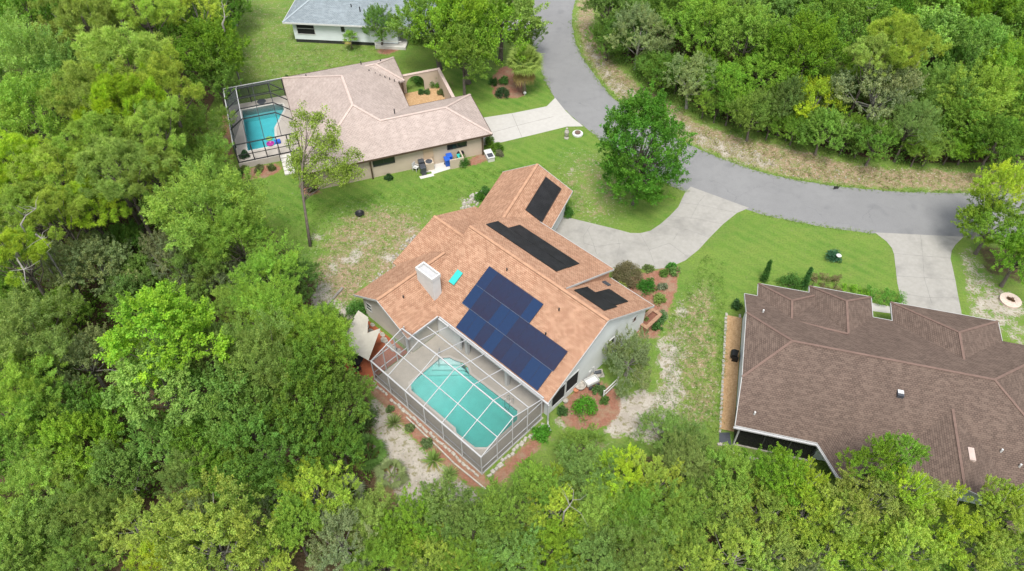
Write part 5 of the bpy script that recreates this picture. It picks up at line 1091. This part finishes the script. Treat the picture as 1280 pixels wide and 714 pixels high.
# ------------------------------------------------------------------ shrubs, hedges
def shrub(px,py,r,h,col,label,cat='shrub',L=.13,Wd=.08,per=46,n=26,seed=0,group=None,tight=False,mat='leaf',name='shrub',z0=0.):
    b=G(px,py,z0); th=thing(name,label,cat,b,group); rg=np.random.default_rng(seed+int(px))
    g=unit(rg.normal(0,1,(n,3))*np.array([1,1,1])); g[:,2]=np.abs(g[:,2])
    cs=b+g*np.array([r,r,h*.72])*(rg.uniform(.78,.84,(n,1)) if tight else rg.uniform(.4,.95,(n,1)))+np.array([0,0,.15*h])
    clump_object('foliage',cs,[np.array([r,r,h])*.30]*n,per,L,Wd,col,th,up=.6 if tight else .4,seed=seed+3,mat=mat,var=.14 if tight else .22)
    m=MB()
    for k in range(5): m.tube([b+np.array([0,0,-.05]),b+np.array([g[k][0]*r*.5,g[k][1]*r*.5,h*.6])],[.03,.012],5)
    m.build('stem',M['bark'],th); return th
olive=(.115,.095,.040); gr=(.06,.15,.02)
shrub(783,350,1.35,1.9,(.100,.090,.042),'clipped round olive brown bush by the driveway corner of the roof','bush',L=.10,Wd=.06,per=90,n=70,tight=True,name='bush')
shrub(775,362,.6,.9,(.16,.20,.02),'small yellow green shrub under the olive brown bush')
shrub(808,362,.85,1.2,(.045,.13,.025),'dark green shrub in the red bed at the roof corner',n=34)
for i,(x,y,r,h,c,l) in enumerate([(810,338,.5,.6,(.11,.16,.05),'small grassy plant nearest the olive bush along the driveway'),(839,334,.45,.5,(.05,.13,.03),'small dark shrub at the driveway edge of the red bed'),(843,342,.6,.6,(.09,.15,.04),'loose green plant in the corner of the red bed'),(831,344,.45,.5,(.09,.15,.04),'low green plant in the middle of the red bed'),(828,360,.5,.45,(.14,.16,.10),'grey green low plant in the red bed'),(823,376,.65,.8,(.12,.17,.035),'yellowish shrub next to the far gable corner'),
  (803,402,.6,.7,(.085,.17,.02),'bright green plant in the near half of the brick planter'),(811,389,.35,.6,(.15,.18,.03),'yellow green plant behind the brick planter'),(826,402,.6,.7,(.05,.11,.03),'dark shrub along the outer side of the brick planter'),(820,410,.5,.6,(.05,.11,.03),'dark shrub at the near outer corner of the brick planter'),(829,396,.45,.5,(.13,.16,.09),'pale green plant beyond the brick planter'),
  (728,515,1.15,1.3,(.075,.185,.02),'bright green round shrub ringed by red mulch'),(678,545,.75,.9,(.06,.15,.02),'green shrub beside the short screen wall'),(702,515,.45,.5,(.05,.11,.03),'small dark plant by the downspout'),(755,502,.4,.5,(.06,.11,.03),'small plant on the mulch near the white fence panel'),(748,490,.5,.8,(.07,.12,.04),'green plant beside the white garden cart'),
  (446,392,.95,1.3,(.05,.13,.022),'round green shrub at the corner of the greige gable wall'),(534,557,.5,.6,(.085,.12,.05),'small grey green plant in the red mulch below the cage'),(513,536,.35,.4,(.09,.12,.05),'tiny plant between the yuccas in the red mulch'),(488,513,.3,.4,(.08,.12,.04),'tiny plant near the cage at the patio end'),(455,525,1.3,1.5,(.075,.13,.035),'rounded green shrub at the wood edge by the sand'),
  (578,206,.75,1.1,(.05,.12,.02),'green shrub between the low beige screen and the red mulch'),(612.5,180,.55,.9,(.075,.15,.025),'round topiary ball nearest the driveway by the beige house'),(616,187,.55,.9,(.085,.15,.025),'round topiary ball in the middle of the corner group'),(623,187,.55,.8,(.06,.12,.02),'round topiary ball on the lawn side of the corner group'),(624,194,.45,.6,(.13,.13,.08),'pale brownish shrub at the lawn edge of the corner group'),(486,223,.4,.4,(.03,.07,.02),'small dark shrub under the downspout of the beige house'),
  (617,106,.6,.9,(.035,.08,.02),'dark shrub at the back of the palm bed'),(630,104,.7,1.0,(.05,.12,.025),'green shrub in the middle of the palm bed'),(628,120,.8,1.0,(.025,.065,.02),'very dark round shrub at the front of the palm bed'),(545,107,.8,1.2,(.06,.15,.02),'bright shrub inside the courtyard corner'),(526,117,.35,.6,(.05,.1,.03),'small plant near the arch inside the courtyard'),(534,117,.35,.6,(.05,.1,.03),'small plant in the middle of the courtyard bed'),(523,104,1.0,1.4,(.04,.10,.02),'dark shrub behind the round courtyard arch'),(553,118,.6,.7,(.07,.09,.03),'brownish shrub at the courtyard side wall'),
  (306,197,.6,.8,(.03,.07,.03),'dark grey pot plant on the raised pool deck'),(358,99,.4,.4,(.05,.1,.02),'low shrub at the far end of the beige roof'),(710,268,.7,.9,(.05,.13,.02),'green shrub at the garage corner by the driveway'),(607,243,.6,.9,(.055,.14,.02),'green shrub behind the garage wing'),(600,249,.5,.7,(.055,.13,.02),'low green shrub next to the pale rocks behind the garage'),
  (1041,324,.85,.9,(.035,.115,.055),'blue green round shrub with a white flower standing on the right lawn'),(920,383,.5,.7,(.03,.08,.02),'dark shrub at the end of the golden mulch bed'),(985,358,1.1,1.3,(.05,.13,.02),'green shrub between the two spires by the brown gables'),(1215,403,.4,.3,(.07,.16,.03),'small green weed on the sand by the right driveway'),(1205,412,.3,.3,(.08,.15,.03),'small green tuft at the corner of the brown gable'),
  (305,213,.5,.5,(.08,.10,.03),'low plant in the mulch at the deck corner of the dark cage'),(325,213,.5,.6,(.10,.11,.05),'low reddish plant below the raised deck'),(340,212,.5,.6,(.07,.09,.03),'low plant by the white steps'),(298,220,.6,.7,(.045,.09,.025),'dark shrub at the outer corner of the dark cage'),(384,232,.7,.9,(.09,.11,.05),'loose plant at the near corner of the beige house'),(391,240,.5,.6,(.08,.09,.05),'low plant under the near corner of the beige house')]): shrub(x,y,r,h,c,l,seed=i,z0=.7 if (x,y)==(306,197) else 0.,tight='topiary' in l or 'very dark round' in l,n=34 if r>.7 else 20)
shrub(1262,377,.35,.4,(.10,.06,.04),'reddish dry plant in the pale planting ring',n=10)
t=thing('white_flower','white flower head on the blue green round shrub','flower',G(1048,321,.8)); MB().lathe(G(1048,321,.8),[(.05,0),(.2,.08),(.24,.18),(.12,.26)],10).build('bloom',M['white'],t)
MB().tube([G(1048,321,.8)-np.array([0,0,.8]),G(1048,321,.8)],.02,5).build('stem',M['bark'],t)
for x,y,l in ((954,352,'slim dark cypress spire at the left brown gable'),(1004,361,'slim dark cypress spire touching the middle brown gable')):
    b=G(x,y); th=thing('cypress',l,'cypress',b); n_=40; zs=np.linspace(.1,2.6,n_); rg=np.random.default_rng(int(x)); cs=[b+np.array([rg.normal(0,.05),rg.normal(0,.05),z]) for z in zs]
    clump_object('foliage',cs,[np.array([.36*(1-z/2.9)**.8+.04]*2+[.2]) for z in zs],60,.1,.05,(.03,.085,.018),th,up=.2,seed=int(x)); MB().tube([b,b+np.array([0,0,2.4])],[.06,.01],6).build('trunk',M['bark'],th)
def hedge(p0,p1,wd,h,col,label,seed):
    a=G(*p0); b=G(*p1); th=thing('hedge',label,'hedge',(a+b)/2); L_=np.linalg.norm(b-a); d=(b-a)/L_; s=np.array([-d[1],d[0],0]); rg=np.random.default_rng(seed); cs=[]
    n_=int(L_*wd*h*9)+20
    for _ in range(n_):
        u,v,w=rg.uniform(0,1),rg.uniform(-.5,.5),rg.uniform(.05,1); k=rg.integers(3)
        if k==0: w=rg.uniform(.9,1)
        elif k==1: v=math.copysign(.48,v)
        cs.append(a+d*u*L_+s*v*wd+np.array([0,0,w*h*.92]))
    clump_object('foliage',cs,[.2]*n_,46,.10,.06,col,th,up=.55,seed=seed,var=.16)
    m=MB()
    for k in range(max(3,int(L_))): q=a+d*L_*(k+.5)/max(3,int(L_)); m.tube([q,q+np.array([0,0,h*.8])],[.04,.015],5)
    m.build('stem',M['bark'],th)
hedge((1082,374),(1128,381),1.5,.95,(.075,.17,.02),'clipped green hedge between the lawn and the right driveway',4)
hedge((1052,365),(1085,373),1.2,.5,(.10,.19,.02),'low light green hedge end against the brown gable',5)
hedge((1008,358),(1050,361),1.9,.75,(.115,.090,.045),'brown clipped low hedge behind the middle brown gable',6)
# ------------------------------------------------------------------ bleached dead branches in the left wood and elsewhere
def dead(pts,label,r=.1,seed=0,z=7.):
    P_=[G(x,y,z+dz) for x,y,dz in pts]; th=thing('dead_branch',label,'dead branch',P_[0]*np.array([1,1,0]),'bleached dead branches'); rg=np.random.default_rng(seed); m=MB()
    m.tube([P_[0]*np.array([1,1,0]),P_[0]*np.array([1,1,.6]),P_[0]],[r*.8,r*.8,r*.8],6); m.tube(P_,list(np.linspace(r*.8,r*.2,len(P_))),6); m.build('limb',M['dead_wood'],th)
    m=MB()
    for k in range(7):
        i=rg.integers(1,len(P_)); p=P_[i]; e=p+rg.normal(0,1,3)*np.array([.6,.6,.35])+np.array([0,0,.3]); m.tube([p,(p+e)/2+rg.normal(0,.12,3),e],[r*.3,r*.2,r*.06],5)
    m.build('twig',M['dead_wood'],th)
dead([(18,312,0),(22,325,.4),(30,337,.8),(32,352,.6)],'bleached forked dead branch near the left picture edge above the grey oaks',.11,1,9.5)
dead([(45,293,0),(52,298,.3),(60,307,.5)],'short bleached dead branch among the left pines',.09,2,10)
dead([(26,281,0),(32,270,.5),(45,261,1)],'bleached branching dead limb over the left pines',.09,3,10.5)
dead([(278,30,0),(281,22,.5),(279,8,1)],'curled white dead branch at the top edge of the left wood',.13,4,8)
dead([(705,640,0),(712,632,.4),(716,625,.6)],'pale dead twigs in the trees below the cage',.07,6,4.6)
dead([(1082,5,0),(1085,10,.2),(1078,2,.8)],'grey dead branch at the top edge of the wood across the road',.1,8,8)
dead([(168,590,0),(175,583,.4),(170,612,.2)],'fallen grey dead branch in the lower left wood',.1,9,3)
dead([(1005,707,0),(1040,706,.1),(1075,708,.2)],'brown fallen trunk on the grass at the lower right edge',.14,10,.3)
# ------------------------------------------------------------------ undergrowth, verge weeds, grass tufts
def scatter(name,label,poly,n,h,L,Wd,col,seed,per=16,rad=.45,reject=None,mat='leaf',cat='undergrowth',up=.5,var=.25):
    rg=np.random.default_rng(seed); w=np.array(GP(poly)); X=rg.uniform(w[:,0].min(),w[:,0].max(),n*6); Y=rg.uniform(w[:,1].min(),w[:,1].max(),n*6)
    ok=inpoly(X,Y,[(p[0],p[1]) for p in w])
    ok&=(np.abs(X)<1.0+.86*np.sqrt(Y**2+2500)) 
    if reject is not None: ok&=~reject(X,Y)
    X=X[ok][:n];Y=Y[ok][:n]; C=np.stack([X,Y,rg.uniform(.05,1,len(X))*h],1)
    C=np.repeat(C,per,0); d=unit(rg.normal(0,1,C.shape)+np.array([0,0,.4])); C=C+d*rad*rg.uniform(.2,1,(len(C),1)); C[:,2]=np.maximum(C[:,2],.03)
    cc=np.array(col)*np.repeat(rg.uniform(1-var,1+var,(len(X),1)),per,0)*rg.uniform(.75,1.25,(len(C),1)); V,F,cv=leaves(rg,C,d,L,Wd,np.c_[cc,np.ones(len(cc))],up)
    me=quick_mesh(name,V,F,M[mat],{'tint':cv}); ob=bpy.data.objects.new(name,me); COL.objects.link(ob); tag(ob,label,cat,kind='stuff')
scatter('undergrowth','tangled green undergrowth on the floor of the left wood',[(-60,-30),(292,-30),(285,55),(268,105),(255,150),(250,215),(300,255),(350,305),(385,350),(400,400),(430,440),(452,480),(455,560),(465,630),(430,740),(-60,740)],5200,1.3,.22,.13,(.085,.155,.022),1)
scatter('undergrowth','green undergrowth below the trees at the foot of the view',[(470,640),(620,655),(690,605),(790,590),(905,590),(1000,630),(1100,700),(1280,690),(1280,760),(420,760)],2400,1.1,.2,.11,(.085,.15,.025),2)
scatter('undergrowth','dark green undergrowth inside the wood across the road',[(748,-20),(751,40),(774,80),(804,108),(848,132),(873,149),(925,167),(985,180),(1050,198),(1130,206),(1300,204),(1300,-40)],6500,1.3,.2,.12,(.07,.14,.02),3)
scatter('verge_weeds','low weeds and dry stalks along the sandy road verge',VERGE[1:-1],1500,.14,.16,.05,(.15,.15,.05),4,8,.25,cat='weeds')
lawn_rej=None
scatter('grass','rough grass tufts on the side lawn right of the peach roofed house',[(838,390),(880,320),(905,330),(908,430),(900,540),(860,575),(800,590),(760,585),(830,480)],1500,.10,.16,.03,(.09,.15,.03),6,9,.2,cat='grass')
scatter('grass','rough grass tufts on the lawn between the two pools',[(300,232),(395,250),(500,240),(600,212),(700,205),(735,260),(720,270),(600,240),(520,280),(470,330),(430,390),(400,380),(380,320)],1900,.09,.15,.03,(.085,.15,.025),7,9,.2,cat='grass')
scatter('grass','rough grass tufts on the yard below the white house',[(305,20),(365,60),(470,62),(490,72),(360,100),(295,105),(285,150),(272,130),(290,80)],900,.09,.15,.03,(.11,.14,.04),8,9,.25,cat='grass')
def edge_tufts(label,line,n,seed,spread=.35,skip=False):
    rg=np.random.default_rng(seed); pl=resample(smooth_line(GP(line)),400); i=rg.integers(0,399,n); p=pl[i]+(pl[i+1]-pl[i])*rg.uniform(0,1,(n,1)); p=p+rg.normal(0,spread,(n,3))*np.array([1,1,0]); p[:,2]=.03
    q=np.array([proj(v)[0] for v in p]); p=p[~(((q>862)&(q<940))|((q>1094)&(q<1204))|((q>690)&(q<738)))] if skip else p
    per=10; C=np.repeat(p,per,0); d=unit(rg.normal(0,1,C.shape)+np.array([0,0,.5])); C=C+d*.09*rg.uniform(0,1,(len(C),1)); C[:,2]=np.abs(C[:,2])+.02
    cc=np.array((.13,.20,.04))*rg.uniform(.75,1.3,(len(C),1)); V,F,cv=leaves(rg,C,d,.09,.025,np.c_[cc,np.ones(len(cc))],.4)
    me=quick_mesh('grass',V,F,M['leaf'],{'tint':cv}); ob=bpy.data.objects.new('grass',me); COL.objects.link(ob); tag(ob,label,'grass',kind='stuff')
edge_tufts('ragged grass creeping over the lawn side of the road edge',RI[3:],1500,11,.16,True)
edge_tufts('ragged grass creeping over the sandy side of the road edge',RO[3:],1300,12,.2)
# pale limestone chips on the verge and behind the garage: one scattered mass
def chips(label,poly,n,seed,s=(.04,.12)):
    rg=np.random.default_rng(seed); w=np.array(GP(poly)); X=rg.uniform(w[:,0].min(),w[:,0].max(),n*6); Y=rg.uniform(w[:,1].min(),w[:,1].max(),n*6); ok=inpoly(X,Y,[(p[0],p[1]) for p in w]); X=X[ok][:n];Y=Y[ok][:n]; m=MB()
    for x,y in zip(X,Y):
        r=rg.uniform(*s); lo=[];hi=[]
        for t in np.linspace(0,2*math.pi,6)[:-1]:
            k=r*rg.uniform(.7,1.2); lo.append(np.array([x+k*math.cos(t),y+k*math.sin(t),-.01])); hi.append(np.array([x+.7*k*math.cos(t),y+.7*k*math.sin(t),r*.6]))
        m.hexa(lo,hi)
    tag(m.build('gravel',M['rubble'],None),label,'gravel',kind='stuff')
chips('pale limestone chips scattered on the sandy road verge',[(720,25),(728,72),(757,110),(790,138),(845,172),(875,187),(920,205),(970,218),(1060,232),(1090,222),(985,200),(930,184),(880,166),(845,146),(800,120),(770,92),(735,40)],230,1)
chips('pale rocks lying along the back wall of the garage wing',[(572,262),(582,246),(600,238),(612,240),(604,250),(592,262)],46,2,(.1,.25))
chips('pale rocks along the left wall of the peach roofed house',[(450,372),(470,345),(500,308),(515,290),(522,294),(505,320),(478,360),(462,380)],60,3,(.08,.2))
chips('white sand clods and stones below the cage and palmettos',[(470,530),(490,540),(540,590),(600,615),(560,625),(490,585)],60,4,(.04,.1))
# ------------------------------------------------------------------ light, sky, camera
w=bpy.data.worlds.new('World'); scene.world=w; w.use_nodes=True; nt=w.node_tree; nt.nodes.clear()
SUN_EL,SUN_AZ=R(65),R(184)   # azimuth measured from +Y towards +X
sky=nt.nodes.new('ShaderNodeTexSky'); sky.sky_type='NISHITA'; sky.sun_disc=False; sky.sun_elevation=SUN_EL; sky.sun_rotation=SUN_AZ; sky.dust_density=2.0
hs=nt.nodes.new('ShaderNodeHueSaturation'); hs.inputs['Saturation'].default_value=.35
bg=nt.nodes.new('ShaderNodeBackground'); bg.inputs[1].default_value=.135; ou=nt.nodes.new('ShaderNodeOutputWorld')
nt.links.new(sky.outputs[0],hs.inputs['Color']); nt.links.new(hs.outputs[0],bg.inputs[0]); nt.links.new(bg.outputs[0],ou.inputs[0])
sl_=bpy.data.lights.new('sun','SUN'); sl_.energy=2.0; sl_.angle=R(20); sl_.color=(1,.965,.91); so=bpy.data.objects.new('sun',sl_); COL.objects.link(so)
so.rotation_euler=(R(90)-SUN_EL,0,-SUN_AZ+math.pi); so.location=(20,60,80)
dv=Vector((math.sin(SUN_AZ)*math.cos(SUN_EL),math.cos(SUN_AZ)*math.cos(SUN_EL),math.sin(SUN_EL))); so.rotation_euler=dv.to_track_quat('Z','Y').to_euler()
cd=bpy.data.cameras.new('camera'); cd.sensor_fit='HORIZONTAL'; cd.sensor_width=36; cd.lens=36*FPX/1280; cd.clip_end=4000; cd.clip_start=.5
cam=bpy.data.objects.new('camera',cd); COL.objects.link(cam); cam.location=(0,0,CAM_H); cam.rotation_euler=(R(90)-PITCH,0,0); scene.camera=cam
scene.view_settings.view_transform='Standard'; scene.view_settings.look='None'; scene.view_settings.exposure=1.2; scene.view_settings.gamma=1
scene.render.engine='CYCLES'; cy=scene.cycles; cy.transparent_max_bounces=24; cy.max_bounces=8; cy.diffuse_bounces=4; cy.glossy_bounces=3; cy.transmission_bounces=6; cy.use_denoising=True; cy.denoiser='OPENIMAGEDENOISE'; cy.denoising_input_passes='RGB_ALBEDO_NORMAL'; cy.sample_clamp_indirect=4.0; cy.caustics_reflective=False; cy.caustics_refractive=False
